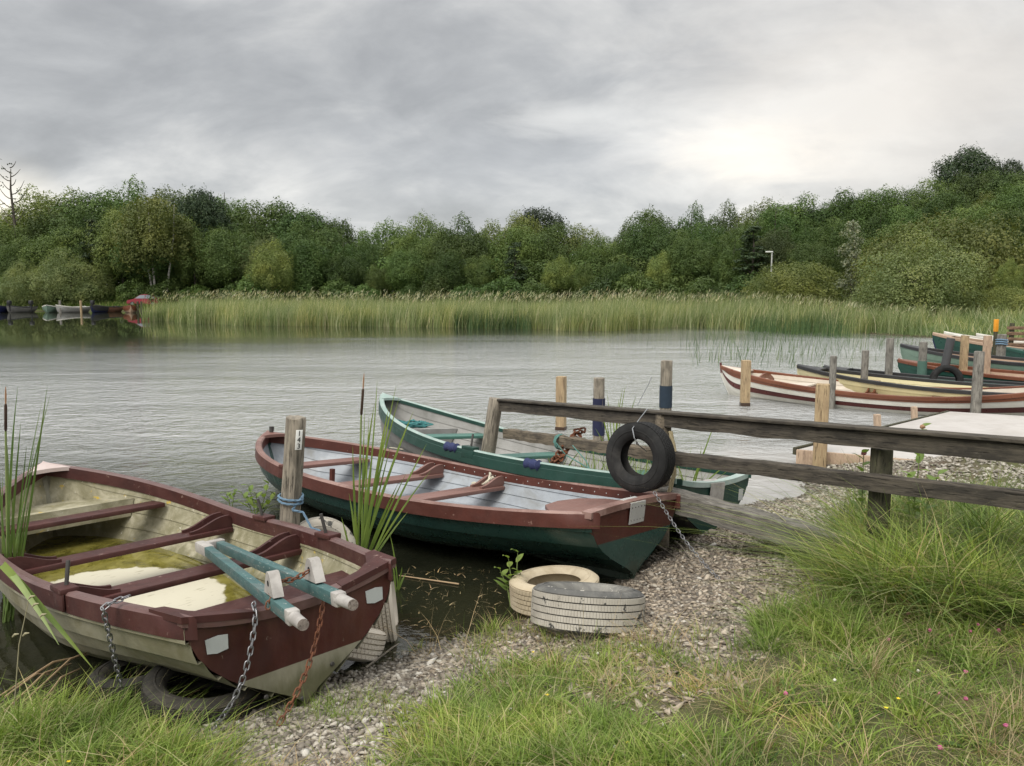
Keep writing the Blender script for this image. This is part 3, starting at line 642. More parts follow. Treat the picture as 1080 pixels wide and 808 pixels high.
for y, w in ((.40, .09), (-.44, .07)): MB().prism([(-.0375, y - w / 2, .47), (-.0375, y + w / 2, .47), (-.0375, y + w / 2, .37), (-.0375, y - w / 2, .37)], (-.003, 0, 0)).build('pale_patch', patch_grey, boat3)
for sg in (1, -1): rail_sweep(h3, sg, .02, .10, .018, -.03, t0=.0, t1=.99).build('rubbing_strake', green_rail, boat3)

# varnished white boat and the boats beyond the dock
varnish = paint('varnished_wood', (.165, .058, .028), (.115, .038, .020), chip=(.42, .22, .1), chip_amt=.28, scale=3, rough=.35, streak=(.3, 2, 2))
oxblood = paint('oxblood_band', (.095, .022, .020), (.07, .018, .016), scale=3, rough=.35)
white_hull = paint('white_boat_paint', (.58, .565, .51), (.50, .48, .42), scale=3, rough=.4, dirt=(.5, .46, .34), dirt_amt=.36, streak=(1, 1, 1.5))
cream_liner = paint('cream_lining', (.56, .50, .42), (.48, .42, .34), scale=3, rough=.5, dirt=(.5, .4, .3), dirt_amt=.34)
h4 = Hull(5.737, .769, .696, 3.0, .712, .457, .734, e1=(2.2, .75, 1.4), rise=.90)
boat4, R4 = boat('rowing_boat', 'white boat with varnished rails and a dark red band, nearest the dock', h4, (8.584, 12.374, -.136), 2.452, -.008, -.009,
    dict(hull=[white_hull, oxblood, varnish], inner=cream_liner, rail=varnish, thwart=varnish, transom=[white_hull, varnish, cream_liner], floor=cream_liner, breast=cream_liner),
    group='boats moored beyond the dock', strakes=9, hullmats=(0, 0, 0, 0, 0, 0, 1, 0, 2), thwarts=(4.1, 3.0, 1.9, .9), knees=(3.0, 1.9), floor=.2, breast=.9, dz=.13, gun=(.05, .07, .018, .02), bowplat=(.70, .955, .44, .03), rowlocks=())
mb = MB()                                                    # curved varnished coaming behind the fore deck
for j in range(17):
    v = -1 + 2 * j / 16; t = .835; y = v * h4.hw(t, h4.sh(t) - .03, .03); z = h4.sh(t) - .12 + .16 * math.cos(v * math.pi / 2) ** .8
    mb.v += [(h4.x(t), y, z - .10), (h4.x(t), y, z), (h4.x(t) + .03, y, z), (h4.x(t) + .03, y, z - .10)]
for j in range(16):
    for k in range(4): mb.f.append((j * 4 + k, j * 4 + (k + 1) % 4, j * 4 + 4 + (k + 1) % 4, j * 4 + 4 + k)); mb.m.append(0)
mb.build('coaming', varnish, boat4)
MB().tube([(5.69, 0, .60), (5.725, 0, .80)], [.03, .022], 8).build('stem_head', oxblood, boat4)
D4 = Vector((math.cos(2.452), math.sin(2.452), 0))
dk_green = paint('bottle_green_paint', (.012, .055, .040), (.010, .04, .03), scale=3, rough=.35)
mid_green = paint('emerald_green_paint', (.014, .066, .048), (.012, .052, .038), scale=3, rough=.4)
mint = paint('mint_green_paint', (.14, .205, .16), (.11, .165, .125), scale=3, rough=.4)
navy = paint('navy_paint', (.012, .016, .06), (.010, .013, .045), scale=3, rough=.35)
black_rail = paint('black_rail', (.022, .022, .024), (.03, .03, .03), chip=(.2, .2, .2), chip_amt=.28, scale=4, rough=.45)
yellow_cream = paint('pale_yellow_gelcoat', (.54, .48, .28), (.46, .42, .25), scale=3, rough=.4, dirt=(.45, .4, .25), dirt_amt=.34)
pale_rail = paint('pale_pink_wood', (.36, .25, .175), (.28, .19, .125), scale=3, rough=.5, streak=(.3, 2, 2))
brown_wood = paint('brown_boat_wood', (.18, .085, .05), (.12, .06, .035), scale=3, rough=.5)
far = [
 # bow pixel, bow top height, distance, length, hull(lower, upper), rail, inner, label
 ((840, 385), 16.2, 5.5, (yellow_cream, yellow_cream), black_rail, yellow_cream, 'pale yellow boat with black rails, moored just behind the varnished white boat'),
 ((868, 386), 17.4, 5.6, (dk_green, dk_green), black_rail, mid_green, 'low boat with an emerald green inside, moored behind the pale yellow boat'),
 ((946, 379), 17.9, 5.6, (mid_green, mid_green), varnish, pale_rail, 'green boat with red brown varnished rails, moored behind the emerald lined boat'),
 ((949, 363), 19.6, 5.4, (mint, mint), black_rail, pale_rail, 'mint green boat with black rails, its bow beside the grey mooring posts'),
 ((983, 351), 22.6, 5.4, (navy, dk_green), pale_rail, brown_wood, 'high bowed bottle green and navy boat, moored behind the sawn posts'),
 ((995, 350), 24.2, 5.2, (oxblood, oxblood), white_hull, pale_rail, 'dark red boat with a white rail, its bow just behind the navy boat'),
 ((1058, 366), 20.5, 4.6, (dk_green, dk_green), mid_green, brown_wood, 'bottle green boat with an emerald rail at the right edge by the blue roped post'),
 ((1029, 352), 25.2, 5.2, (brown_wood, brown_wood), white_hull, brown_wood, 'small brown boat with a pale rail, farthest of the boats beyond the dock'),
]
for (u, v), d, L, hm_, rail, inner, lab in far:
    p = at(u, v, d=d); hb = p.z + .12; h = Hull(L, .74, .7, 2.8, hb * .78, hb * .68, hb, rise=.9)
    stern = Vector((p.x, p.y, 0)) - D4 * L
    boat('rowing_boat', lab, h, (stern.x, stern.y, -.12), 2.452, 0, 0, dict(hull=list(hm_), inner=inner, rail=rail, thwart=pale_rail, transom=[hm_[0], hm_[0], inner], floor=inner),
         group='boats moored beyond the dock', strakes=6, hullmats=(0, 0, 0, 1, 1, 1), thwarts=(L * .75, L * .52, L * .3), floor=.18, lite=True, lap=.008, gun=(.055, .07, .016, .014), breast=.9)
# ------------------------------------------------------------------ fence
rail_wood = wood('weathered_rail_wood', (.105, .090, .070), (.060, .052, .042), (.030, .027, .024), 'X', 5, moss=(.15, .14, .11), moss_amt=.34)
rail_pale = wood('pale_rail_wood', (.20, .165, .12), (.12, .10, .075), (.055, .048, .04), 'X', 5, moss=(.09, .085, .05), moss_amt=.36)
rail_grey = wood('grey_rail_wood', (.215, .20, .175), (.13, .12, .105), (.065, .06, .052), 'X', 5, moss=(.27, .255, .22), moss_amt=.33)
post_wood = wood('weathered_post_wood', (.33, .29, .23), (.20, .175, .14), (.10, .088, .07), 'Z', 5, moss=(.38, .36, .28), moss_amt=.32)
post_dark = wood('mossy_dark_post', (.085, .078, .05), (.05, .047, .03), (.025, .024, .018), 'Z', 5, moss=(.10, .105, .05), moss_amt=.42)
sawn = wood('sawn_pale_wood', (.42, .32, .19), (.33, .24, .14), (.25, .18, .11), 'Z', 4, moss=(.25, .22, .15), moss_amt=.28, crack=True)
sawn_pink = wood('sawn_pinkish_wood', (.48, .36, .26), (.38, .28, .20), (.3, .22, .16), 'Z', 4)
grey_post = wood('grey_mooring_post_wood', (.26, .245, .215), (.17, .16, .14), (.08, .075, .065), 'Z', 5, moss=(.33, .32, .28), moss_amt=.33)
fence = thing('wooden_fence', 'weathered grey timber post and rail fence along the shore', 'fence', (1.3, 6.1, .2))
fi = Matrix.Translation(-Vector(fence.location))
def fpart(mb, name, m, p, q, w, h):        # rail as a part with its own long axis
    p, q = Vector(p), Vector(q); d = (q - p).normalized(); L = (q - p).length
    o = mb.build(name, m, fence, angle=30); R = Matrix((d, Vector((0, 0, 1)).cross(d).normalized(), d.cross(Vector((0, 0, 1)).cross(d).normalized()))).transposed()
    o.location = (p + q) / 2 - Vector(fence.location); o.rotation_euler = R.to_euler(); return o
def rail(p, q, w, h, m, name='rail', wob=.006, cap=False):
    L = (Vector(q) - Vector(p)).length; n = 24; mb = MB(); sec = [(-w / 2, -h / 2), (w / 2, -h / 2), (w / 2, h / 2 - .012), (w / 2 - .014, h / 2), (-w / 2 + .014, h / 2), (-w / 2, h / 2 - .012)]; k = 6
    for i in range(n + 1):
        x = -L / 2 + L * i / n; oy, oz = random.uniform(-wob, wob) * .6, random.uniform(-wob, wob)
        mb.v += [(x, a + oy, b + oz + (random.uniform(-wob, wob) * .5)) for a, b in sec]
    for i in range(n):
        for j in range(k): mb.f.append((i * k + j, i * k + (j + 1) % k, (i + 1) * k + (j + 1) % k, (i + 1) * k + j)); mb.m.append(0)
    mb.f += [tuple(range(k)), tuple(n * k + j for j in range(k))[::-1]]; mb.m += [0, 0]
    if cap: mb.box((0, -.012, h / 2 + .013), (L, w + .03, .02), bev=.004)
    return fpart(mb, name, m, p, q, w, h)
tl, tr = at(530, 428, d=8.09), at(1080, 477, d=4.09); ext = (tr - tl).normalized()
rail(tl, tr + ext * 1.6, .085, .10, rail_wood, cap=True)
ml, mm, mr = at(533, 457, d=8.09), at(668, 477, d=6.45), at(1080, 527, d=4.09)
rail(ml, at(700, 480, d=6.15), .06, .10, rail_pale); mj = at(706, 482, d=6.10); rail(mj, mr + (mr - mj).normalized() * 1.6, .08, .098, rail_wood)
rail(at(528, 492, d=8.02), at(697, 524, d=6.16), .07, .12, rail_pale)
b0_, b1_ = at(700, 524, d=6.08), at(890, 577, d=4.93); rail(b0_, b1_ + (b1_ - b0_) * .22, .15, .155, rail_grey)
def post(name, base, top, r, m, sides=12, square=False, parent=None, wob=.06, group=None, label=None, cat='post', bev=.01):
    base, top = Vector(base), Vector(top); L = (top - base).length; mb = MB()
    if square: mb.box((0, 0, L / 2), (2 * r, 2 * r * .92, L), bev=bev)
    else:
        n = 10; ph = [random.uniform(-wob, wob) for _ in range(sides)]
        for i in range(n + 1):
            z = L * i / n
            for k in range(sides):
                t = 2 * math.pi * k / sides; rr = r * (1 + ph[k] + random.uniform(-.02, .02)) * (1.04 - .06 * i / n); mb.v.append((rr * math.cos(t), rr * math.sin(t), z + (random.uniform(-.006, .006) if i == n else 0)))
        for i in range(n):
            for k in range(sides): mb.f.append((i * sides + k, i * sides + (k + 1) % sides, (i + 1) * sides + (k + 1) % sides, (i + 1) * sides + k)); mb.m.append(0)
        o = len(mb.v); mb.v += [(mb.v[n * sides + k][0] * .9, mb.v[n * sides + k][1] * .9, L + .008 + random.uniform(-.004, .004)) for k in range(sides)]
        for k in range(sides): mb.f.append((n * sides + k, n * sides + (k + 1) % sides, o + (k + 1) % sides, o + k)); mb.m.append(0)
        mb.f.append(tuple(o + k for k in range(sides))); mb.m.append(0); mb.f.append(tuple(range(sides))[::-1]); mb.m.append(0)
    o = mb.build(name, m, parent, angle=40); d = (top - base).normalized()
    o.rotation_euler = d.to_track_quat('Z', 'Y').to_euler() if not square else (Matrix.Rotation(random.uniform(-.5, .3), 3, 'Z').to_4x4() if d.z > .9999 else (d.to_track_quat('Z', 'Y').to_matrix() @ Matrix.Rotation(random.uniform(-.4, .3), 3, 'Z')).to_4x4()).to_euler()
    o.location = base - (Vector(fence.location) if parent is fence else Vector())
    if label: tag(o, label, cat, group)
    return o
p1t = at(523, 421, d=8.12); p1b = at(511, 500, d=8.12); post('post', p1b + (p1b - p1t) * .9, p1t, .072, post_wood, parent=fence)
p2t = at(700, 436, d=6.22); post('post', (p2t.x + .0, p2t.y, -.25), p2t, .066, rail_pale, parent=fence)
for u, d in ((930, 4.80),):
    t_ = at(u, 478, d=d); post('post', (t_.x, t_.y, hz(t_.x, t_.y) - .2), (t_.x, t_.y, t_.z + .03), .05, post_dark, square=True, parent=fence)
e2 = tr + ext * .8; post('post', (e2.x + .05, e2.y + .05, hz(e2.x, e2.y) - .2), (e2.x + .05, e2.y + .05, e2.z), .062, post_dark, square=True, parent=fence)

# ------------------------------------------------------------------ mooring posts
G1 = 'mooring posts near the fence'; G2 = 'mooring posts beside the dock'
p143b, p143t = at(301, 617, z=0), at(312, 441, z=1.15); p143t = at(312, 441, d=p143b.y)
p143 = post('mooring_post', p143b + (p143b - p143t) * .35, p143t, .068, post_wood, label='leaning weathered post with number plaque and blue rope beside the cream boat', group=G1)
d143 = (p143t - p143b).normalized(); q143 = p143.rotation_euler.to_matrix()
plaq_w = flat('white_plaque', (.80, .80, .76), .5, 0, .1); plaq_k = flat('black_letter', (.02, .02, .02), .6)
def text_mesh(txt, size, name, m, parent, extr=.001):
    cu = bpy.data.curves.new(name, 'FONT'); cu.body = txt; cu.size = size; cu.extrude = extr; cu.align_x = 'CENTER'; cu.align_y = 'CENTER'
    o = bpy.data.objects.new(name, cu); C.objects.link(o); bpy.context.view_layer.update(); dg = bpy.context.evaluated_depsgraph_get()
    me = bpy.data.meshes.new_from_object(o.evaluated_get(dg)); bpy.data.objects.remove(o); me.materials.clear(); me.materials.append(m)
    return link(name, me, parent)
# plaque on the post's camera side, a little to its right
view = Vector((.75, -1, 0)).normalized(); pr = view - d143 * view.dot(d143); pr.normalize(); sr_ = d143.cross(pr).normalized()
if sr_.x < 0: sr_ = -sr_
Rp = Matrix((sr_, d143, sr_.cross(d143))).transposed()
pc = p143t - d143 * .135 + pr * .074
inv = p143.matrix_basis.inverted() if False else (Matrix.Translation(p143.location) @ p143.rotation_euler.to_matrix().to_4x4()).inverted()
plq = MB().box((0, 0, 0), (.046, .135, .004), bev=.002).build('number_plaque', plaq_w, p143); plq.matrix_local = inv @ (Matrix.Translation(pc) @ Rp.to_4x4())
for i, ch in enumerate('143'):
    t_ = text_mesh(ch, .050, 'digit', plaq_k, plq); t_.location = (0, .043 - .043 * i, .0035)
def mpost(u, vt, base, r, m, label, square=False, group=G2, band=None, zb=-.9, ub=None):
    b = Vector((base[0], base[1], zb)); t_ = at(u, vt, d=base[1]); 
    tt = Vector((t_.x, t_.y, t_.z)); bb = Vector((base[0] if ub is not None else t_.x, base[1], zb))
    o = post('mooring_post', bb, tt, r, m, square=square, label=label, group=group)
    if band:
        L = (tt - bb).length; (z0, z1, bm) = band; mb = MB()
        if square: mb.box((0, 0, (z0 + z1) / 2 - zb), (2 * r + .008, 2 * r * .92 + .008, z1 - z0), bev=.003)
        else: mb.lathe([(r * 1.07, z0 - zb), (r * 1.08, (z0 + z1) / 2 - zb), (r * 1.07, z1 - zb), (r * .9, z1 - zb)], 14)
        mb.build('band', bm, o, angle=40)
    return o
blue_band = flat('navy_wrapping', (.013, .016, .048), .75, 0, .3); dkblue_band = flat('dark_blue_wrapping', (.018, .032, .05), .7, 0, .3); green_band = flat('green_wrapping', (.07, .14, .11), .7, 0, .3)
wetwood = flat('wet_foot', (.05, .03, .02), .3)
mpost(592, 397, (.73, 11.7), .066, sawn, 'pale sawn post standing in the lake, leftmost of the three beyond the fence', True, G1, (-.05, .05, wetwood))
mpost(632, 399, (1.15, 10.7), .078, post_wood, 'brown post with a bright navy wrapping, middle of the three beyond the fence', False, G1, (.1, .60, blue_band))
mpost(703, 381, (1.8, 9.4), .071, post_wood, 'tallest brown post with a dark slate blue band, right of the three beyond the fence', False, G1, (.66, .92, dkblue_band))
mpost(787, 380, at(787, 428, z=0)[:2], .075, sawn, 'pale sawn square post in front of the white boat bow', True, G2, (-.06, .06, wetwood))
mpost(879, 376, at(879, 431, z=0)[:2], .058, grey_post, 'slim grey post touching the side of the white boat')
mpost(868, 405, at(868, 494, z=.03)[:2], .072, sawn, 'split sawn post rising behind the fence at the dock corner', True, G2, None, -.2)
mpost(913, 370, (6.5, 15.2), .066, grey_post, 'short grey post between the white boat and the yellow boat, nearest the yellow bow')
mpost(939, 357, (7.6, 16.8), .075, grey_post, 'tall pale grey post standing by the green boat bow')
mpost(974, 361, (8.3, 16.9), .085, grey_post, 'grey post with a faded green wrapping on its foot', False, G2, (.1, .58, green_band))
mpost(1003, 357, (9.2, 17.3), .085, flat('tarred_wood', (.055, .057, .06), .7), 'dark tarred post leaning to the right above the hung tyre', False, G2, None, -.4, ub=1)
mpost(1018, 354, (9.6, 17.2), .064, sawn, 'pale yellowish sawn post among the far boats, left of the pinkish one', True)
mpost(1042, 354, (10.1, 17.2), .064, sawn_pink, 'pale pinkish sawn post among the far boats', True)
mpost(1033, 371, at(1033, 435, z=.2)[:2], .073, grey_post, 'thick lichen grey post standing at the back edge of the dock')
orange = flat('orange_yellow_paint', (.72, .30, .02), .5)
o = mpost(1051, 337, (11.7, 19.6), .036, post_dark, 'post with an orange yellow painted top among the far boats', True, G2)
tz = at(1051, 337, d=19.6).z; MB().box((0, 0, tz + .9 - .145), (.08, .076, .30), bev=.004).build('painted_top', orange, o)
o = mpost(1057, 353, (11.4, 19.0), .10, grey_post, 'grey post wrapped with blue rope beside the orange topped post', False, G2)
blue_rope = flat('blue_rope', (.13, .21, .29), .8, 0, .3, 60)
tz = at(1057, 353, d=19.0).z
mb = MB()
for k in range(3): mb.tube([(.115 * math.cos(a), .115 * math.sin(a), tz + .9 - .12 - .05 * k + .01 * math.sin(a * 2)) for a in [i * math.pi / 8 for i in range(16)]], .02, 6, closed=True)
tag(mb.build('rope', blue_rope, None, o.location), 'blue rope coiled round a grey post among the far boats', 'rope')
for u, v, z, lab in ((925, 437, .1, 'short pale wooden stub leaning by the dock corner'), (964, 429, .1, 'short pale wooden stub at the side of the white boat')):
    b = at(u + 1, v + 13, z=.05); post('timber_stub', (b.x + .03, b.y, -.4), at(u, v, d=b.y), .045, sawn_pink, square=True, label=lab, group='wooden stubs by the dock')

# ------------------------------------------------------------------ dock
concrete = paint('pale_concrete', (.44, .415, .39), (.37, .345, .32), scale=2.5, rough=.8, dirt=(.36, .325, .29), dirt_amt=.36, bump=.3)
dock = thing('dock', 'pale flat topped dock with a plank edge beside the gravel shore', 'dock', (5.0, 10, 0))
nl, bl = at(842, 474, z=.2), at(1002, 434, z=.2); nr = at(1080, 495, z=.2); nr = nl + (nr - nl) * 2.2; br = bl + (nr - nl) * 1.1
D0 = Vector(dock.location); poly = [nl, nr, br, bl]
MB().prism([p - D0 - Vector((0, 0, .16)) for p in poly], (0, 0, .16)).build('deck', concrete, dock, angle=20)
MB().bar(nl - D0 + Vector((-.03, -.03, -.10)), nr - D0 + Vector((0, -.03, -.10)), .05, .21, .004).build('edge_plank', sawn_pink, dock)
MB().bar(nl - D0 + Vector((-.03, .05, -.03)), bl - D0 + Vector((-.03, 0, -.03)), .04, .085, .004).build('side_plank', post_dark, dock)
for f in (.15, .5, .85):
    p = nl.lerp(bl, f) - D0; MB().tube([p + Vector((.1, 0, -.9)), p + Vector((.1, 0, -.16))], .07, 10).build('pile', post_dark, dock)
tx = text_mesh('SAR', .075, 'stencil_lettering', flat('faded_ink', (.20, .14, .10), .9), dock, .0006)
dn = (nr - nl).normalized(); nn = Vector((dn.y, -dn.x, 0)); pp = nl.lerp(nr, .0) + dn * .50
hit = at(893, 487, d=8.7); tpos = nl + dn * ((hit - nl).dot(dn)) + nn * .062
tx.matrix_local = Matrix.Translation(Vector((tpos.x, tpos.y, .115)) - D0) @ Matrix((dn, Vector((0, 0, 1)), nn)).transposed().to_4x4()

# ------------------------------------------------------------------ tyres
def rubber(name, base, face=None, tread=None, amt=.5):
    return paint(name, base, tuple(x * .7 for x in base), chip=tread, chip_amt=.32 if tread else .2, scale=6, rough=.8, dirt=face, dirt_amt=amt, bump=.4, spec=.25)
black_r = rubber('black_rubber', (.022, .022, .022), (.05, .048, .045), None, .42)
muddy_r = rubber('muddy_rubber', (.034, .032, .028), (.085, .076, .058), (.14, .125, .095), .45)
cream_r = paint('cream_painted_rubber', (.50, .43, .31), (.42, .35, .24), chip=(.10, .09, .08), chip_amt=.31, scale=6, rough=.75, dirt=(.30, .24, .16), dirt_amt=.42)
dirty_white_r = paint('flaking_white_painted_rubber', (.46, .43, .37), (.36, .33, .28), chip=(.06, .06, .055), chip_amt=.43, scale=4, rough=.75, dirt=(.20, .19, .16), dirt_amt=.42)
flaked_black_r = paint('black_rubber_with_white_flakes', (.06, .06, .058), (.10, .098, .09), chip=(.42, .40, .35), chip_amt=.40, scale=4, rough=.75, dirt=(.26, .25, .22), dirt_amt=.5)
white_r = paint('white_painted_rubber', (.62, .56, .47), (.52, .46, .38), chip=(.12, .11, .10), chip_amt=.32, scale=6, rough=.75)
def tyre(name, label, loc, Rm, Ro, Ri, W_, side_m, tread_m, groove_m=None, ribs=5, blocks=64, group=None, ring_m=None):
    root = thing(name, label, 'tyre', loc, Rm.to_euler(), group)
    w = W_ / 2; sh = .20 * (Ro - Ri)
    prof = [(Ri, -w * .62), (Ri + .012, -w * .80), (Ri + .3 * (Ro - Ri), -w * .98), (Ri + .6 * (Ro - Ri), -w), (Ro - sh, -w * .93), (Ro - .25 * sh, -w * .80), (Ro - .012, -w * .74), (Ro - .012, w * .74), (Ro - .25 * sh, w * .80), (Ro - sh, w * .93), (Ri + .6 * (Ro - Ri), w), (Ri + .3 * (Ro - Ri), w * .98), (Ri + .012, w * .80), (Ri, w * .62), (Ri + .02, w * .58), (Ro - .03, w * .70), (Ro - .03, -w * .70), (Ri + .02, -w * .58)]
    MB().lathe(prof, 56, closed=True).build('sidewall', side_m, root, angle=40)
    mb = MB(); bw = 2 * w * .78 / ribs
    for i in range(ribs):
        z0 = -w * .78 + i * bw + .003; z1 = z0 + bw - .007
        for k in range(blocks):
            a0 = 2 * math.pi * (k + (.5 if i % 2 else 0)) / blocks; a1 = a0 + 2 * math.pi / blocks * .91
            vs = [(r * math.cos(a), r * math.sin(a), z) for r in (Ro - .02, Ro) for a in (a0, a1) for z in (z0, z1)]
            mb.add(vs, [(4, 5, 7, 6), (0, 4, 6, 2), (1, 3, 7, 5), (0, 1, 5, 4), (2, 6, 7, 3)])
    mb.build('tread', tread_m, root, angle=0)
    MB().lathe([(Ri + .45 * (Ro - Ri), w * 1.0), (Ri + .47 * (Ro - Ri), w * 1.03), (Ri + .52 * (Ro - Ri), w * 1.03), (Ri + .54 * (Ro - Ri), w * 1.0)], 56).build('sidewall_ridge', side_m, root)
    return root
def rotm(axis_dir, spin=0):                  # local z -> axis_dir
    return Vector(axis_dir).normalized().to_track_quat('Z', 'Y').to_matrix()
hang = at(675, 482, d=5.93)
tyre('tyre', 'black tyre hung upright on the fence rail with wire', hang, rotm((-.64, -.77, .08)), .262, .138, .17, black_r, black_r)
p = gnd(585, 628); tyre('tyre', 'cream painted tyre lying flat at the water edge', (.27, 4.93, hz(.27, 4.93) + .12), rotm((-.06, .06, 1)), .285, .17, .19, cream_r, cream_r)
tyre('tyre', 'large tyre with flaking white paint and black patches lying on the grass edge', (.435, 4.46, hz(.435, 4.46) + .115), rotm((.06, .27, 1)), .325, .20, .235, flaked_black_r, dirty_white_r, ribs=5, blocks=120)
tyre('tyre', 'big muddy black tyre lying flat under the cream boat stern corner', (-1.46, 3.66, hz(-1.46, 3.66) + .085), rotm((.10, -.04, 1)), .285, .175, .20, muddy_r, muddy_r, blocks=48)
tyre('tyre', 'smaller dark tyre half sunk behind the muddy tyre under the cream boat', (-1.86, 3.88, .06), rotm((-.1, .05, 1)), .25, .15, .17, muddy_r, muddy_r)
tyre('tyre', 'white painted tyre tilted in the shallow water beside the maroon transom', (-.985, 4.36, .07), rotm((.22, .38, .9)), .27, .16, .18, white_r, white_r)
tyre('tyre', 'white painted tyre standing on edge behind the maroon transom corner', (-.775, 4.62, .15), rotm((.95, .12, .1)), .235, .15, .15, white_r, white_r)
tyre('tyre', 'dirty white tyre standing upright between the number post and the cream boat', (-1.33, 5.42, .20), rotm((.25, -.93, .2)), .255, .15, .16, dirty_white_r, dirty_white_r)
hp = at(998, 401, d=16.0); tyre('tyre', 'dark tyre hung as a fender between the far boats', hp, rotm((-.25, -.95, .1)), .30, .18, .18, black_r, black_r)

# ------------------------------------------------------------------ chains and ropes
galv = flat('galvanised_steel', (.25, .25, .26), .5, .8, .35, 30); rust = paint('rusty_chain', (.20, .075, .035), (.12, .05, .03), chip=(.25, .17, .12), chip_amt=.4, scale=20, rough=.8)
def chain(name, label, pts, m, L=.041, r=.0036, w=.0108, group=None):
    pts = resample(pts, L * .76); mb = MB()
    for i in range(len(pts) - 1):
        a, b = pts[i], pts[i + 1]; d, s, u = frame(b - a); c = (a + b) / 2
        t = (1 if i % 2 else -1) * rad(45) + random.uniform(-.25, .25); sd = s * math.cos(t) + u * math.sin(t)
        hl = L / 2 - w
        ring = [c + d * (hl * (1 if math.cos(q) >= 0 else -1) + w * math.cos(q)) + sd * (w * math.sin(q)) for q in [k * math.pi / 6 + .01 for k in range(12)]]
        mb.tube(ring, r, 6, closed=True)
    return tag(mb.build(name, m, angle=50), label, 'chain', group)
L1 = lambda x, y, z: local(boat1, R1, (x, y, z))
a = L1(.41, .60, .62); a2 = L1(.41, .715, .60); e = at(126, 725, z=hz(-1.93, 3.6) + .05)
chain('chain', 'galvanised chain hanging over the side of the cream boat, left of three', [a, L1(.41, .66, .612), a2] + [a2.lerp(at(129, 728, d=3.62), t) + Vector((0, 0, -.0)) for t in (.1, .3, .5, .7, .9, 1)], galv)
a = L1(.0, .21, .56); e = gnd(222, 772)
chain('chain', 'grey chain running from the maroon transom to the grass, middle of three', [a, L1(-.05, .23, .545), L1(-.068, .24, .50)] + [L1(-.068, .24, .50).lerp(e, t) + R1 @ Vector((-.07 * math.sin(t * math.pi), 0, -.02 * math.sin(t * math.pi))) for t in (.1, .2, .3, .4, .5, .6, .7, .8, .9, 1)], galv)
e = gnd(290, 770); l1, l2 = [fr.matrix_basis @ p if False else (Matrix.Translation(fr.location) @ R1.to_4x4()) @ p for p in LUG]
st_ = L1(-.085, -.105, .53)
chain('chain', 'rusty chain hanging from the wooden trestle down to the ground, right of three', [l2 + Vector((0, 0, .01)), l2.lerp(st_, .5) + Vector((0, 0, -.02)), st_] + [st_.lerp(e, t) + R1 @ Vector((-.06 * math.sin(t * math.pi), 0, -.02 * math.sin(t * math.pi))) for t in (.1, .2, .3, .4, .5, .6, .7, .8, .9, 1)], rust, .042)
chain('chain', 'short rusty chain looped between the two lugs of the wooden trestle', [l1 + Vector((-.02, -.03, -.10)), l1 + Vector((0, -.01, -.02)), l1 + Vector((0, 0, .005)), l1.lerp(l2, .5) + Vector((0, 0, -.015)), l2 + Vector((0, 0, .005))], rust, .038)
a = at(690, 519, d=5.42); e = gnd(760, 612)
chain('chain', 'thin silvery chain stretched from the green boat stern down to the shingle', [a + (e - a) * t + Vector((0, 0, -.05 * math.sin(t * math.pi))) for t in [i / 14 for i in range(15)]], galv, .032, .0028, .0095)
def rope(name, label, pts, r, m, twist=True, n=None, cat='rope'):
    mb = MB()
    if twist:
        P = resample(pts, r * 1.5); 
        for k in range(3):
            q = []
            for i, p in enumerate(P):
                d, s, u = frame((P[min(i + 1, len(P) - 1)] - P[max(i - 1, 0)])); t = i * .55 + k * 2.094; q.append(p + (s * math.cos(t) + u * math.sin(t)) * r * .5)
            mb.tube(q, r * .62, 5)
    else: mb.tube(pts, r, 6)
    return tag(mb.build(name, m, angle=60), label, cat)
def coil(base, d, R, turns, pitch, n=14, wob=.01):
    d, s, u = frame(d); return [Vector(base) + d * (pitch * i / n) + (s * math.cos(2 * math.pi * i / n) + u * math.sin(2 * math.pi * i / n)) * (R + random.uniform(0, wob)) for i in range(int(turns * n) + 1)]
bz = at(303, 527, d=p143b.y); zf = (bz - p143b).dot(d143)
c0 = p143b + d143 * (zf - .02)
tail = c0 + Vector((.10, -.06, -.05))
rope('rope', 'blue rope knotted round the post with the number plaque', coil(c0, d143, .077, 2.3, .026) + [c0 + Vector((.03, -.08, -.03)), tail, tail + Vector((.06, -.03, -.10)), tail + Vector((.12, -.03, -.12)), tail + Vector((.15, -.02, -.24))], .0075, blue_rope)
cream_rope = flat('cream_rope', (.52, .48, .38), .85, 0, .25, 60); tan_rope = flat('tan_rope', (.30, .25, .15), .85, 0, .3, 60); teal_str = flat('teal_string', (.085, .20, .175), .8)
pb = p1t.lerp(p1b, .83); dn1 = (p1t - p1b).normalized()
k0 = pb + Vector((.02, -.09, .0)); kn = at(517, 500, d=7.25)
rope('rope', 'cream rope tying the green boat to the end post of the fence', coil(pb, dn1, .084, 1.5, .02) + [k0, k0.lerp(kn, .5) + Vector((0, 0, -.03)), kn, kn + Vector((-.02, -.06, -.09)), kn + Vector((.05, -.03, -.13)), kn + Vector((.03, -.02, -.02)), kn + Vector((-.06, -.06, -.08)), kn + Vector((-.16, -.05, -.07)), kn + Vector((-.18, -.06, -.18))], .011, cream_rope)
rope('rope', 'long thin cream line running from the fence end post towards the grey boat bow', [at(512, 487, d=8.0), at(470, 481, d=8.3), at(440, 476, d=8.6), at(411, 472, d=8.9)], .006, cream_rope, False)
hr = hang + Vector((.225, .02, -.03))
rope('rope', 'thick tan rope hanging down behind the fence tyre', [at(707, 455, d=6.12), at(712, 478, d=6.05), at(711, 500, d=6.0), at(705, 522, d=5.95), at(700, 533, d=5.95)], .016, tan_rope)
wire = flat('grey_wire', (.30, .31, .32), .5, .6)
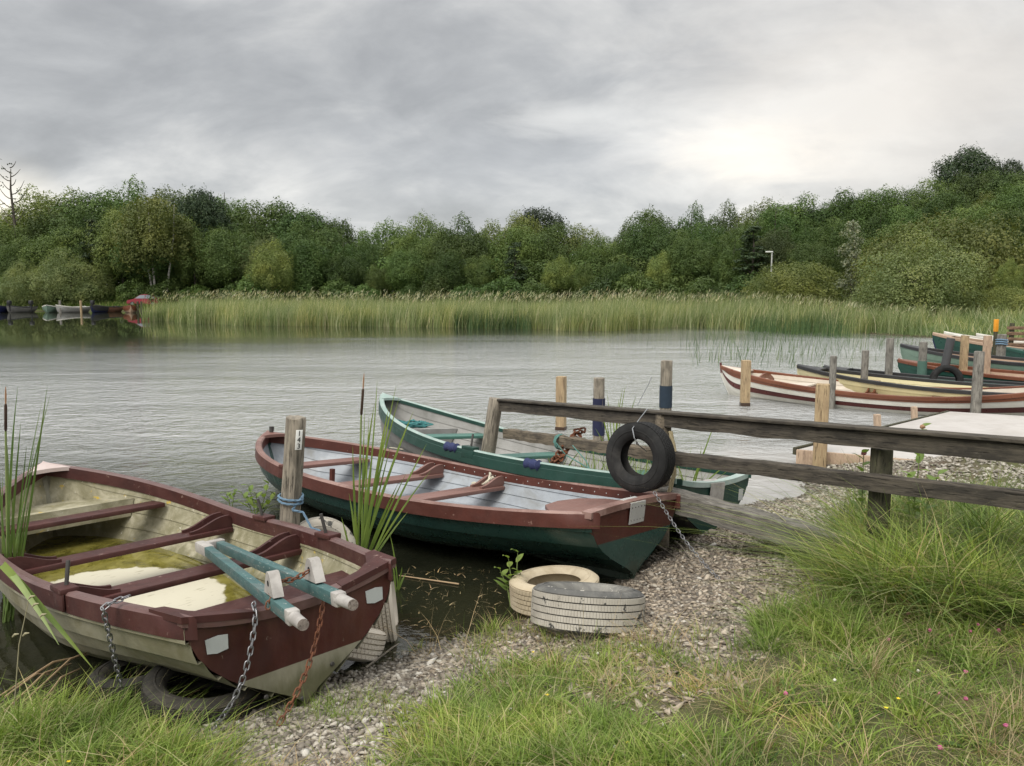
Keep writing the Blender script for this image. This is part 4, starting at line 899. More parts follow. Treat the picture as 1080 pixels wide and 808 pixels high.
rope('wire', 'grey wire holding the fence tyre to the rail', [at(683, 431, d=6.2), at(676, 440, d=6.05), at(667, 452, d=5.86), at(669, 462, d=5.80), at(674, 470, d=5.83), at(682, 476, d=6.0)], .004, wire, False, cat='wire')
rope('wire', 'thin wire sticking up above the fence rail over the tyre', [at(672, 428, d=6.2), at(684, 405, d=6.2), at(687, 398, d=6.2)], .0028, wire, False, cat='wire')
rc = at(598, 463, d=7.28); P = []
for i in range(90): P.append(rc + Vector((.05 * math.sin(i * 1.1) - .0032 * i + .12, -.05 + .04 * math.cos(i * 1.7), .10 - .0042 * i + .02 * math.sin(i * 2.3))))
rope('chain', 'rusty tangled chain tied round the middle rail of the fence', P, .009, rust, True, cat='chain')
P = coil(at(590, 466, d=7.30), ext, .062, 3, .012) + [at(597, 480, d=7.2), at(640, 505, d=6.6)]
rope('string', 'teal string wound round the middle rail of the fence', P, .006, teal_str, False, cat='string')
rope('string', 'teal string hanging down in the grass beside the fence tyre', [at(604, 470, d=7.0), at(618, 486, d=6.8), at(624, 500, d=6.7), at(627, 515, d=6.7)], .005, teal_str, False, cat='string')
bluecloth = flat('blue_cloth', (.028, .036, .095), .9, 0, .35, 40, .5)
for X, lab in ((2.46, 'blue cloth wrapped round the rail of the grey boat, nearer its bow'), (1.35, 'blue cloth wrapped round the rail of the grey boat, nearer the fence chain')):
    t = X / h3.L; mb = MB(); c = Vector((X, h3.b(t) + .0, h3.sh(t) - .02)); n = 12; pr_ = []
    for i in range(9):
        rr = .042 + .009 * math.sin(i * 2.1) - (.03 if i in (0, 8) else 0); pr_.append((rr, -.10 + .025 * i))
    o = mb.lathe(pr_, 14, Matrix.Rotation(math.pi / 2, 3, 'Y')).build('cloth_wrap', bluecloth); o.matrix_basis = Matrix.Translation(local(boat3, R3, c)) @ R3.to_4x4(); tag(o, lab, 'cloth', 'blue cloth wraps on the grey boat')
mb = MB(); random.seed(3); P = []
for i in range(110): P.append(Vector((4.12 + .20 * math.sin(i * .71) * math.cos(i * .13), .05 + .22 * math.cos(i * .93), .585 + .028 * math.sin(i * 1.9))))
o = mb.tube(P, .009, 5).build('rope_heap', flat('teal_net', (.05, .19, .19), .85), angle=60); o.matrix_basis = Matrix.Translation(local(boat3, R3, (0, 0, 0))) @ R3.to_4x4(); tag(o, 'heap of teal rope on the bow platform of the grey boat', 'rope')
# flotsam by the fence foot
sheet = flat('grey_metal_sheet', (.34, .34, .33), .5, .3)
q = [at(762, 545, d=5.75), at(800, 566, d=5.55), at(855, 554, d=5.75), at(845, 548, d=6.1)]
tag(MB().prism(q, (0, 0, .006)).build('metal_sheet', sheet), 'bent grey sheet lying on the shingle under the fence rail', 'sheet')
stick = wood('grey_driftwood', (.24, .21, .17), (.16, .14, .11), axis='X')
for a_, b_, r, lab in (((680, 572), (712, 590), .014, 'grey stick lying beside the green boat stern'), ((712, 574), (728, 592), .010, 'thin stick lying across the shingle near the fence post'), ((386, 708), (452, 664), .006, 'long dry stalk lying across the water edge')):
    A, B = gnd(*a_) + Vector((0, 0, .02)), gnd(*b_) + Vector((0, 0, .02)); tag(MB().tube([A, A.lerp(B, .4) + Vector((0, 0, .015)), B], [r, r * .9, r * .5], 7).build('driftwood', stick), lab, 'stick', 'sticks on the shore')
stone_m = paint('shore_stone', (.30, .26, .20), (.22, .19, .15), scale=8, rough=.9, dirt=(.14, .12, .09), dirt_amt=.4)
def rock(u, v, r, lab, sq=(1, .8, .6), seed=0):
    bm = bmesh.new(); bmesh.ops.create_icosphere(bm, subdivisions=3, radius=1); rr = random.Random(seed)
    pl_ = [(Vector((rr.gauss(0, 1), rr.gauss(0, 1), rr.gauss(0, 1))).normalized(), rr.uniform(.55, .9)) for _ in range(14)]
    for vv in bm.verts:
        n_ = vv.co.normalized(); k = min([1.0] + [d_ / max(n_.dot(a_), 1e-3) for a_, d_ in pl_ if n_.dot(a_) > .2]); vv.co = Vector((n_.x * sq[0], n_.y * sq[1], n_.z * sq[2])) * r * k
    me = bpy.data.meshes.new('rock'); bm.to_mesh(me); bm.free(); finish(me, stone_m, 30); p = gnd(u, v)
    return tag(link('rock', me, None, p + Vector((0, 0, r * .25))), lab, 'stone', 'larger stones on the shore')
rock(877, 620, .075, 'pale angular stone lying against the tall grass clump', seed=2)
rock(752, 563, .05, 'rounded brown stone on the shingle below the fence', seed=5); rock(793, 607, .045, 'flat grey stone in the middle of the shingle', (1, .8, .35), 8)
rock(480, 690, .05, 'pale flat stone at the water edge near the dry grass', (1.2, .8, .35), 9); rock(822, 556, .05, 'white pebble sized stone near the fence rail end', (1.2, .8, .5), 11)

# ------------------------------------------------------------------ far left shore: boats, posts, car, lamp
FB = [((5, 325), 84, .8, (navy, navy), black_rail, 'dark blue rowing boat at the far left edge of the lake'), ((28, 325), 84, .55, (grey_hull, grey_hull), black_rail, 'dark grey boat on the far bank below the round willow'),
      ((51, 325), 84, .9, (mint, mint), white_hull, 'mint green boat on the far bank right of the dark grey one'), ((86, 325), 84, .35, (grey_in, grey_in), white_hull, 'pale grey boat on the far bank beside a thin post'),
      ((108, 325), 84, .7, (navy, black_rail), black_rail, 'black boat on the far bank between the pale grey and orange boats'), ((121, 326), 85, .5, (brown_wood, brown_wood), black_rail, 'brown boat on the far bank behind the orange one'),
      ((132, 326), 83.5, 1.0, (pale_rail, varnish), varnish, 'orange brown boat on the far bank below the red car')]
for i, ((u, v), d, ya, hm_, rail_, lab) in enumerate(FB):
    p = at(u, v, d=d); h = Hull(3.4, .75, .7, 2.8, .72, .66, .9, rise=.88)
    yaw = -math.pi / 2 + (ya - .7) * 1.5
    boat('rowing_boat', lab, h, (p.x, p.y + 1.2, -.10), yaw, 0, 0, dict(hull=list(hm_), inner=hm_[0], rail=rail_, thwart=pale_rail, transom=[hm_[0], hm_[1], hm_[0]], floor=hm_[0]), group='boats on the far bank', strakes=5, hullmats=(0, 0, 0, 1, 1), thwarts=(2.6, 1.6), floor=.2, lite=True, gun=(.06, .08, .016, .014), breast=.9, keel=False)
engine = flat('black_engine', (.02, .02, .022), .4)
for u, d, lab in ((17.5, 83, 'black outboard engine by the dark grey boat on the far bank'), (40, 83, 'black outboard engine between the grey and mint boats on the far bank'), (104, 83.5, 'black outboard engine by the black boat on the far bank')):
    p = at(u, 321, d=d); r_ = thing('outboard_engine', lab, 'outboard engine', (p.x, p.y - 1.2, .25), group='outboard engines on the far bank')
    MB().box((0, 0, .78), (.34, .45, .42), bev=.09).build('cowling', engine, r_); MB().tube([(0, 0, .6), (0, .05, -.1)], [.09, .06], 8).build('leg', engine, r_)
for u, vt, m, lab in ((63, 317, grey_post, 'thin grey post on the far bank between the mint and pale grey boats'), (85, 317, sawn, 'pale post on the far bank at the pale grey boat'), (145, 318, post_dark, 'dark post on the far bank below the red car, left one'), (149, 318, post_dark, 'dark post on the far bank below the red car, right one')):
    t_ = at(u, vt, d=82.5); post('mooring_post', (t_.x, t_.y, -.6), t_, .12, m, label=lab, group='posts on the far bank', sides=8)

# red hatchback
red = flat('red_car_paint', (.22, .022, .035), .3, 0, .08); glass_m = flat('dark_car_glass', (.20, .22, .25), .12, 0, .1, 3, 0); tyre_m = flat('car_tyre', (.02, .02, .02), .8)
cp_ = at(153.5, 320, d=91); cg = hz(cp_.x, cp_.y)
car = thing('parked_car', 'small red hatchback parked on the far bank under the white stemmed birch', 'car', (cp_.x, cp_.y, cg), (0, 0, 0), None, .95)
prof = [(-1.85, .30), (-1.9, .55), (-1.82, .74), (-1.0, .90), (-.35, 1.36), (.1, 1.44), (1.1, 1.42), (1.75, .98), (1.85, .85), (1.88, .45), (1.82, .28)]
bm = bmesh.new(); vs = [[bm.verts.new((x, y * (1 - .13 * max(0, z - .9) / .5), z)) for x, z in prof] for y in (-.8, .8)]
n = len(prof); bm.faces.new(vs[0]); bm.faces.new(vs[1][::-1])
for i in range(n): bm.faces.new((vs[0][i], vs[1][i], vs[1][(i + 1) % n], vs[0][(i + 1) % n]))
bmesh.ops.recalc_face_normals(bm, faces=bm.faces[:]); bmesh.ops.bevel(bm, geom=bm.edges[:], offset=.05, segments=2, affect='EDGES')
me = bpy.data.meshes.new('body'); bm.to_mesh(me); bm.free(); finish(me, red, 40); link('body', me, car)
for sg in (1, -1):
    yy = lambda z: sg * (.8 * (1 - .13 * max(0, z - .9) / .5) + .004)
    for pts in ([(-.86, .95), (-.33, 1.32), (.28, 1.36), (.28, .95)], [(.36, .95), (.36, 1.36), (1.05, 1.35), (1.52, .98)]):
        MB().prism([(x, yy(z), z) for x, z in pts], (0, sg * .006, 0)).build('side_window', glass_m, car)
for pts in ([(-.98, .93), (-.40, 1.335)], [(1.72, 1.02), (1.16, 1.40)]):
    (xa, za), (xb, zb) = pts; o_ = Vector((za - zb, 0, xb - xa)).normalized() * (.012 if xa < 0 else -.012)
    if o_.z < 0: o_ = -o_
    MB().prism([(xa, -.66, za), (xa, .66, za), (xb, .60, zb), (xb, -.60, zb)], o_).build('windscreen' if xa < 0 else 'rear_window', glass_m, car)
for x in (-1.2, 1.2):
    for sg in (1, -1):
        w_ = MB().lathe([(0, -.1), (.26, -.1), (.30, -.06), (.30, .06), (.26, .1), (0, .1)], 20, Matrix.Rotation(math.pi / 2, 3, 'X'), (x, sg * .72, .30)).build('wheel', tyre_m, car)
        MB().lathe([(0, .0), (.19, 0), (.18, .01), (0, .012)], 14, Matrix.Rotation(math.pi / 2 * -sg, 3, 'X'), (x, sg * .822, .30)).build('rim', galv, w_)
for sg in (1, -1): MB().box((-1.87, sg * .55, .62), (.06, .3, .12), bev=.02).build('headlight', flat('lamp_glass', (.6, .6, .58), .2), car); MB().box((1.87, sg * .6, .75), (.05, .22, .14), bev=.02).build('tail_light', flat('tail_red', (.3, .01, .01), .3), car)
lp = at(813, 300, d=66); t_ = at(813, 266, d=66)
lamp = thing('street_lamp', 'thin grey lamp post standing above the shrubs on the right bank', 'street lamp', (lp.x, lp.y, 1.0))
MB().tube([(0, 0, -1), (0, 0, t_.z - 1.0)], [.09, .06], 8).build('pole', flat('lamp_steel', (.5, .5, .48), .5, .4), lamp)
MB().box((-.22, 0, t_.z - .98), (.6, .22, .12), bev=.04).build('lamp_head', flat('lamp_shell', (.6, .6, .57), .5), lamp)

jr = thing('jetty_railing', 'brown slatted wooden railing at the right edge behind the far boats', 'railing', (13.6, 21.6, 0))
jw = wood('brown_jetty_wood', (.26, .17, .11), (.17, .11, .07), axis='X', scale=4)
for k in range(4): MB().bar((-.35, 0, .62 + .15 * k), (2.6, -.5, .62 + .15 * k), .03, .085, .004).build('slat', jw, jr)
for k in range(4): MB().box((-.2 + .85 * k, .03 - .145 * k, .35), (.09, .09, 1.7), bev=.006).build('post', post_dark, jr)
# ------------------------------------------------------------------ blades (grass, reeds) as ground cover
def blades(name, base, hgt_, wid, lean_dir, lean, mats, seg=3, tip=.05, twist=None, kind='stuff', parent=None, curl=1.6):
    N = len(base); hd = rng.uniform(0, 2 * np.pi, N) if twist is None else twist
    sx_, sy_ = np.cos(hd) * wid / 2, np.sin(hd) * wid / 2
    lx, ly = np.cos(lean_dir) * lean, np.sin(lean_dir) * lean
    V = np.zeros((N, 2 * seg + 1, 3), np.float32)
    for i in range(seg + 1):
        f = i / seg; w = (1 - f) ** .7 if i < seg else 0
        c = base + np.stack([lx * f ** curl * hgt_, ly * f ** curl * hgt_, f * hgt_ * (1 - .35 * f * np.minimum(lean, 1.3))], 1)
        if i < seg:
            V[:, 2 * i] = c - np.stack([sx_ * w, sy_ * w, 0 * sx_], 1); V[:, 2 * i + 1] = c + np.stack([sx_ * w, sy_ * w, 0 * sx_], 1)
        else: V[:, 2 * seg] = c
    k = 2 * seg + 1; o = (np.arange(N) * k)[:, None]; F3 = []
    for i in range(seg - 1): F3 += [o + np.array([[2 * i, 2 * i + 1, 2 * i + 3]]), o + np.array([[2 * i, 2 * i + 3, 2 * i + 2]])]
    F3.append(o + np.array([[2 * seg - 2, 2 * seg - 1, 2 * seg]]))
    return mesh_np(name, V.reshape(-1, 3), np.concatenate(F3), mats, parent, 0, kind)
def inpoly(x, y, P):
    ins = np.zeros(x.shape, bool); n = len(P)
    for i in range(n):
        ax, ay = P[i][0], P[i][1]; bx, by = P[(i + 1) % n][0], P[(i + 1) % n][1]
        with np.errstate(divide='ignore', invalid='ignore'): xi = (bx - ax) * (y - ay) / (by - ay) + ax
        ins ^= ((ay > y) != (by > y)) & (x < xi)
    return ins
def scatter(P, n):
    P = np.array([(p[0], p[1]) for p in P]); lo, hi = P.min(0), P.max(0); out = []
    cnt = 0
    while cnt < n:
        q = rng.uniform(lo, hi, (n * 2, 2)); q = q[inpoly(q[:, 0], q[:, 1], P)]; out.append(q); cnt += len(q)
    return np.concatenate(out)[:n]
G_STOPS = [(0, (.085, .14, .022)), (.3, (.17, .25, .043)), (.62, (.25, .33, .073)), (.86, (.31, .355, .11)), (.95, (.38, .35, .18)), (1, (.48, .41, .24))]
grass_m = leafmat('grass_blade', G_STOPS, .28)
grass_dark = leafmat('long_grass_blade', [(0, (.06, .105, .022)), (.4, (.105, .165, .036)), (.78, (.16, .22, .055)), (.93, (.25, .26, .10)), (1, (.40, .35, .19))], .28)
dry_m = leafmat('dry_grass', [(0, (.36, .28, .15)), (.5, (.44, .35, .21)), (1, (.28, .19, .10))], .3)
def field(name, P, n, h0, h1, w, lean=(.15, .7), mats=None, ldir=None, thr=None, seg=3, edge=None, tuft=26, tr=.035):
    M = max(1, n // tuft); c = scatter(P, M); k = wnoise(c[:, 0], c[:, 1], 2.4, 3) + rng.normal(0, .35, M) > (thr if thr is not None else -9)
    c = c[k]; M = len(c); ti = rng.integers(0, M, int(n * M / max(1, n // tuft))); sz = rng.uniform(.5, 1.6, M) * tr
    off = rng.normal(0, 1, (len(ti), 2)) * sz[ti][:, None]; x, y = c[ti, 0] + off[:, 0], c[ti, 1] + off[:, 1]
    s = sdist(x, y); k = s > (edge if edge is not None else -.05); x, y, ti, off = x[k], y[k], ti[k], off[k]
    z = hgt(x, y); N = len(x); b = np.stack([x, y, z - .01], 1); th = rng.uniform(.55, 1.35, M); tl = rng.normal(0, 1.2, M)
    hh = rng.uniform(h0, h1, N) * th[ti] * np.clip(1 + .25 * wnoise(x, y, 2.4, 3), .5, 1.6)
    ww = rng.uniform(.55, 1.45, N) * w; ld = np.arctan2(off[:, 1], off[:, 0]) + rng.normal(0, .7, N)
    if ldir is not None: ld = np.where(rng.uniform(0, 1, N) < .5, rng.normal(ldir, .8, N) + .4 * tl[ti], ld)
    ln = rng.uniform(*lean, N) * np.clip(.45 + np.hypot(off[:, 0], off[:, 1]) / (tr * 1.3), .4, 1.6)
    return blades(name, b, hh, ww, ld, ln, mats or grass_m, seg)
# foreground turf, bounded by the shingle
GP = [gnd(-90, 770), gnd(0, 752), gnd(100, 742), gnd(150, 762), gnd(215, 797), gnd(300, 818), gnd(395, 815), gnd(440, 772), gnd(472, 736), gnd(520, 712), gnd(570, 692), gnd(640, 684), gnd(700, 690), gnd(745, 700), gnd(790, 682), gnd(800, 655), gnd(850, 645), gnd(900, 655), gnd(960, 660), gnd(1150, 668)]
GP = [(p.x, p.y) for p in GP] + [(3.6, 1.7), (-2.6, 1.7)]
field('lawn_grass', GP, 60000, .03, .08, .0048, (.15, 1.1), thr=-1.1)
field('lawn_grass', GP, 9000, .045, .11, .0085, (.3, 1.5), thr=-.2, seg=4)
field('weed_leaves', GP, 5000, .02, .05, .020, (.5, 1.6), mats=leafmat('weed_rosette', [(0, (.07, .13, .035)), (.7, (.13, .20, .06)), (1, (.22, .26, .09))], .35), thr=.35, seg=3)
field('dry_grass_litter', GP, 3500, .08, .22, .0036, (.5, 1.6), mats=dry_m)
field('lawn_grass', GP, 17000, .05, .12, .0050, (.2, .9), thr=.0)
field('lawn_grass', GP, 9000, .02, .06, .012, (.3, 1.2), mats=leafmat('clover_leaf', [(0, (.05, .10, .025)), (1, (.10, .16, .05))], .35), thr=.1, seg=2)
field('dry_grass_litter', GP, 4500, .05, .13, .0030, (.8, 2.2), mats=dry_m)
LG = [gnd(-90, 800), gnd(-60, 752), gnd(60, 738), gnd(110, 745), gnd(165, 778), gnd(215, 806), gnd(225, 835)]
field('lawn_grass', [(p.x, p.y) for p in LG], 6500, .08, .22, .0068, (.2, 1.4), ldir=rad(20))
MG = [gnd(415, 815), gnd(430, 755), gnd(520, 745), gnd(640, 765), gnd(760, 790), gnd(760, 830), gnd(380, 830)]
field('lawn_grass', [(p.x, p.y) for p in MG], 8000, .05, .14, .0062, (.2, 1.3))
BG = [gnd(800, 690), gnd(810, 650), gnd(850, 640), gnd(905, 655), gnd(900, 690)]
field('lawn_grass', [(p.x, p.y) for p in BG], 4200, .05, .20, .006, (.2, 1.3), thr=-.3)
# sparse grass on the water edge and shingle
EG = [gnd(430, 690), gnd(470, 655), gnd(535, 640), gnd(560, 668), gnd(690, 668), gnd(760, 650), gnd(740, 700), gnd(600, 690), gnd(500, 720)]
field('shore_grass', [(p.x, p.y) for p in EG], 1000, .05, .15, .0040, (.1, .8), edge=-.08)
field('shore_grass', [(p.x, p.y) for p in EG], 380, .08, .20, .0030, (.6, 2.0), mats=dry_m, edge=-.15)
SG = [gnd(215, 790), gnd(300, 735), gnd(420, 735), gnd(430, 800)]
field('shore_grass', [(p.x, p.y) for p in SG], 900, .04, .12, .0035, (.2, 1.0))
FG = [gnd(560, 640), gnd(700, 628), gnd(750, 600), gnd(850, 575), gnd(870, 600), gnd(840, 640), gnd(720, 660)]
field('shore_grass', [(p.x, p.y) for p in FG], 500, .04, .12, .0035, (.2, 1.0), thr=.4)
# long grass tussocks at the fence on the right
TG = [gnd(872, 618), gnd(885, 598), gnd(930, 578), gnd(985, 562), gnd(1050, 572), gnd(1160, 590), gnd(1160, 668), gnd(1060, 660), gnd(960, 655), gnd(905, 645), gnd(872, 635)]
TGp = [(p.x, p.y) for p in TG]
field('long_grass', TGp, 5200, .18, .42, .0075, (.4, 1.6), mats=grass_dark, ldir=rad(205), seg=5)
field('long_grass', TGp, 4600, .12, .46, .0075, (.2, 1.7), mats=grass_m, seg=5, tr=.06)
field('long_grass', TGp, 1900, .30, .56, .0085, (.4, 1.5), mats=grass_m, ldir=rad(215), seg=6, thr=-.1)
field('long_grass', TGp, 900, .3, .6, .0032, (.5, 1.5), mats=dry_m, ldir=rad(200), seg=5)
TG2 = [gnd(880, 560), gnd(930, 545), gnd(1000, 535), gnd(1100, 540), gnd(1160, 590), gnd(1000, 580), gnd(920, 580)]
field('long_grass', [(p.x, p.y) for p in TG2], 3500, .14, .36, .005, (.2, 1.2), mats=grass_dark, seg=4)
TP = [gnd(905, 585), gnd(915, 560), gnd(950, 552), gnd(1000, 560), gnd(960, 590)]
field('long_grass', [(p.x, p.y) for p in TP], 1500, .25, .52, .006, (.2, 1.1), mats=grass_dark, seg=5)
QG = [gnd(880, 545), gnd(940, 520), gnd(1060, 520), gnd(1140, 545), gnd(1000, 560)]
field('shore_grass', [(p.x, p.y) for p in QG], 1600, .06, .25, .006, (.2, 1.2), thr=.0)
field('shore_grass', [(p.x, p.y) for p in QG], 900, .06, .22, .004, (.4, 1.6), mats=dry_m, thr=.1)
field('seed_stalks', GP, 420, .16, .30, .0028, (.1, .7), mats=dry_m, tuft=3, tr=.05)
FB2 = [gnd(835, 572), gnd(880, 562), gnd(905, 585), gnd(860, 600), gnd(825, 590)]
field('long_grass', [(p.x, p.y) for p in FB2], 1500, .06, .2, .004, (.3, 1.2), mats=grass_dark, seg=3)
# weeds on the fence foot between the boats
WG = [at(620, 520, z=.15), at(690, 545, z=.12), at(725, 540, z=.12), at(760, 530, z=.1), at(700, 505, z=.1), at(600, 505, z=.1)]
q = scatter(WG, 420); zb = np.maximum(hgt(q[:, 0], q[:, 1]), 0.0) + .0
blades('fence_weeds', np.stack([q[:, 0], q[:, 1], zb], 1), rng.uniform(.25, .62, 420), rng.uniform(.007, .015, 420), rng.uniform(0, 6.28, 420), rng.uniform(.1, .8, 420), grass_m, 4)

# shingle: loose stones and bark chips
def stones(name, P, n, r0, r1, m, flatten=(.25, .6), thr=None, edge=(-.35, 9), lift=.2, elong=1.):
    q = scatter(P, n); x, y = q[:, 0], q[:, 1]; s = sdist(x, y); k = (s > edge[0]) & (s < edge[1])
    if thr is not None: k &= wnoise(x, y, 2.2, 9) + rng.normal(0, .4, n) > thr
    x, y = x[k], y[k]; N = len(x); z = hgt(x, y); r = rng.uniform(0, 1, N) ** 2.2 * (r1 - r0) + r0
    U = np.array([(1, 0, 0), (.45, .85, .1), (-.55, .8, -.1), (-1, .05, .1), (-.4, -.85, 0), (.6, -.75, .1), (.25, .2, 1), (-.3, -.2, .92), (0, 0, -1)], np.float32)
    T = np.array([(0, 1, 6), (1, 2, 6), (2, 7, 6), (2, 3, 7), (3, 4, 7), (4, 5, 7), (5, 6, 7), (5, 0, 6), (1, 0, 8), (2, 1, 8), (3, 2, 8), (4, 3, 8), (5, 4, 8), (0, 5, 8)])
    V = U[None] * (1 + rng.uniform(-.28, .28, (N, 9, 3))); sc = np.stack([r * rng.uniform(.8, 1.5, N) * elong, r * rng.uniform(.6, 1.0, N), r * rng.uniform(*flatten, N)], 1); V = V * sc[:, None]
    a = rng.uniform(0, 2 * np.pi, N); tl = rng.normal(0, .28, N); ca, sa, ct, st = np.cos(a), np.sin(a), np.cos(tl), np.sin(tl)
    X = V[..., 0] * ct[:, None] + V[..., 2] * st[:, None]; Z = -V[..., 0] * st[:, None] + V[..., 2] * ct[:, None]; Y = V[..., 1]
    W_ = np.stack([X * ca[:, None] - Y * sa[:, None] + x[:, None], X * sa[:, None] + Y * ca[:, None] + y[:, None], Z + (z + sc[:, 2] * lift)[:, None]], -1)
    return mesh_np(name, W_.reshape(-1, 3), ((np.arange(N) * 9)[:, None, None] + T[None]).reshape(-1, 3), m, None, 0, 'stuff')
def island_mat(name, stops, rough=.9):
    m, nt, out = new_mat(name); N = NT(nt); g = N.n('ShaderNodeNewGeometry'); c = N.ramp(g.outputs['Random Per Island'], stops)
    c = N.mix(.3, c, N.mix(N.noise(g.outputs['Position'], 60, 4), (.1, .09, .07, 1), (.5, .46, .4, 1))); sz_ = N.n('ShaderNodeSeparateXYZ'); nt.links.new(g.outputs['Position'], sz_.inputs[0]); wet = N.rng(sz_.outputs[2], .015, .06, 1, 0); c = N.mix(N.math('MULTIPLY', wet, .62), c, (.045, .038, .028, 1)); N.bsdf(c, N.rng(wet, 0, 1, rough, .3), None, .35, 0, out); return m
peb = island_mat('pebble', [(0, (.045, .038, .030)), (.25, (.13, .108, .082)), (.5, (.23, .195, .15)), (.75, (.335, .29, .23)), (.92, (.46, .42, .35)), (1, (.58, .55, .49))])
chip = island_mat('bark_chip', [(0, (.055, .038, .027)), (.25, (.13, .092, .06)), (.5, (.24, .182, .122)), (.75, (.36, .29, .21)), (1, (.52, .44, .34))])
SH1 = [gnd(150, 790), gnd(215, 745), gnd(300, 700), gnd(420, 670), gnd(475, 660), gnd(530, 700), gnd(460, 770), gnd(430, 830), gnd(200, 830)]
SH1 = [(p.x, p.y) for p in SH1]
stones('pebbles', SH1, 11000, .006, .022, peb); stones('pebbles', SH1, 700, .015, .034, peb)
SH2 = [gnd(430, 690), gnd(560, 655), gnd(640, 600), gnd(690, 560), gnd(760, 540), gnd(800, 528), gnd(860, 522), gnd(930, 560), gnd(900, 600), gnd(860, 650), gnd(800, 700), gnd(700, 700), gnd(560, 700), gnd(450, 730)]
SH2 = [(p.x, p.y) for p in SH2]
stones('bark_chips', SH2, 17000, .008, .026, chip, (.12, .35), elong=1.4); stones('pebbles', SH2, 8000, .006, .020, peb); stones('pebbles', SH2, 450, .015, .032, peb)
SH3 = [gnd(795, 535), (2.85, 7.6), (3.0, 8.2), (3.2, 9.3), (5.2, 8.5), (7.5, 7), (6, 4.5), (3.2, 4.6), (2.2, 5.4)]
stones('pebbles', [(p[0], p[1]) for p in SH3], 15000, .012, .034, island_mat('pale_pebble', [(0, (.10, .088, .07)), (.3, (.20, .178, .142)), (.65, (.31, .28, .23)), (1, (.50, .465, .40))]), edge=(-.25, 4)); 
LT = [gnd(440, 720), gnd(500, 690), gnd(560, 690), gnd(740, 690), gnd(800, 720), gnd(700, 760), gnd(540, 740)]
stones('bark_chips', [(p.x, p.y) for p in LT], 1500, .006, .022, chip, (.1, .3), elong=1.8)

# ------------------------------------------------------------------ water plants near the boats
blade_g = leafmat('reed_leaf', [(0, (.10, .17, .035)), (.5, (.15, .22, .05)), (1, (.24, .29, .08))], .35)
stem_g = flat('reed_stem', (.17, .22, .07), .6); brown_head = flat('brown_seed_head', (.045, .026, .016), .95, 0, .3, 40, .6); tan_tip = flat('tan_tip', (.30, .16, .08), .9)
def ribbon_leaf(parent, name, b, t, w, mat=blade_g, sag=.08, n=9):
    b, t = Vector(b), Vector(t); mid = b.lerp(t, .55) + Vector((0, 0, sag * (t - b).length)) + Vector((random.uniform(-.02, .02), random.uniform(-.05, .05), 0))
    pts = bez(b, mid, t, n); ws = [w * (.55 + .45 * min(1, i / (n * .35))) * (1 - (i / (n - 1)) ** 3.6) + .001 for i in range(n)]
    return MB().ribbon(pts, ws, (1, random.uniform(-.8, .8), 0), .3).build(name, mat, parent, angle=60, recalc=False)
def reed_plant(name, label, base_uv, zbase, leaves, head=None, w=.02, spread=.18, cat='plant', group=None, mat=blade_g, hw=.012):
    b = at(*base_uv, z=zbase); root = thing(name, label, cat, b, group=group)
    for (u, v) in leaves:
        d = b.y + random.uniform(-spread, spread); t_ = at(u, v, d=d) - b
        ribbon_leaf(root, 'leaf', (random.uniform(-.03, .03), random.uniform(-.03, .03), -.05), t_, w * random.uniform(.8, 1.2), mat, random.uniform(.03, .12))
    if head:
        t_, s0, s1 = [at(*h_, d=b.y) - b for h_ in head]
        MB().tube([Vector((0, 0, -.1)), s1 * .5 + Vector((.004, 0, 0)), s1], [.009, .008, .006], 7).build('stem', stem_g, root)
        MB().tube([s1, s1.lerp(s0, .06), s1.lerp(s0, .94), s0], [.004, hw, hw, .005], 10).build('seed_head', brown_head, root)
        MB().tube([s0, s0.lerp(t_, .5), t_], [.004, .0055, .002], 7).build('spike', tan_tip, root)
    return root
random.seed(21); rushleaf_m = leafmat('bulrush_leaf', [(0, (.065, .115, .030)), (.6, (.10, .155, .042)), (1, (.18, .21, .07))], .3)
reed_plant('bulrush', 'tall bulrush with a dark brown head at the left edge before the cream boat', (8, 655), 0.0, [(50, 406), (53, 416), (19, 407), (22, 446), (37, 466), (8, 470), (-6, 450), (30, 530), (2, 540), (44, 425), (12, 520), (-3, 580), (16, 430), (28, 470), (3, 500), (10, 560), (-8, 520)], [(6, 408), (6, 426), (6, 455)], .0145, .22, 'bulrush', mat=rushleaf_m, hw=.0085)
reed_plant('bulrush', 'tall bulrush with slender leaves growing between the two nearest boats', (376, 612), 0.0, [(398, 400), (418, 406), (421, 419), (436, 434), (450, 468), (454, 497), (405, 462), (389, 440), (372, 470), (428, 500), (412, 470), (420, 510), (368, 520), (385, 430), (395, 425), (402, 500), (360, 545), (430, 540), (410, 430), (392, 480)], [(384, 394), (383, 410), (381, 438)], .017, .25, 'bulrush', hw=.009)
reed_plant('reed', 'small reed with a bright leaf standing in the water beside the maroon transom', (417, 622), 0.0, [(411, 563), (424, 598), (414, 592), (428, 605), (407, 606)], None, .016, .05)
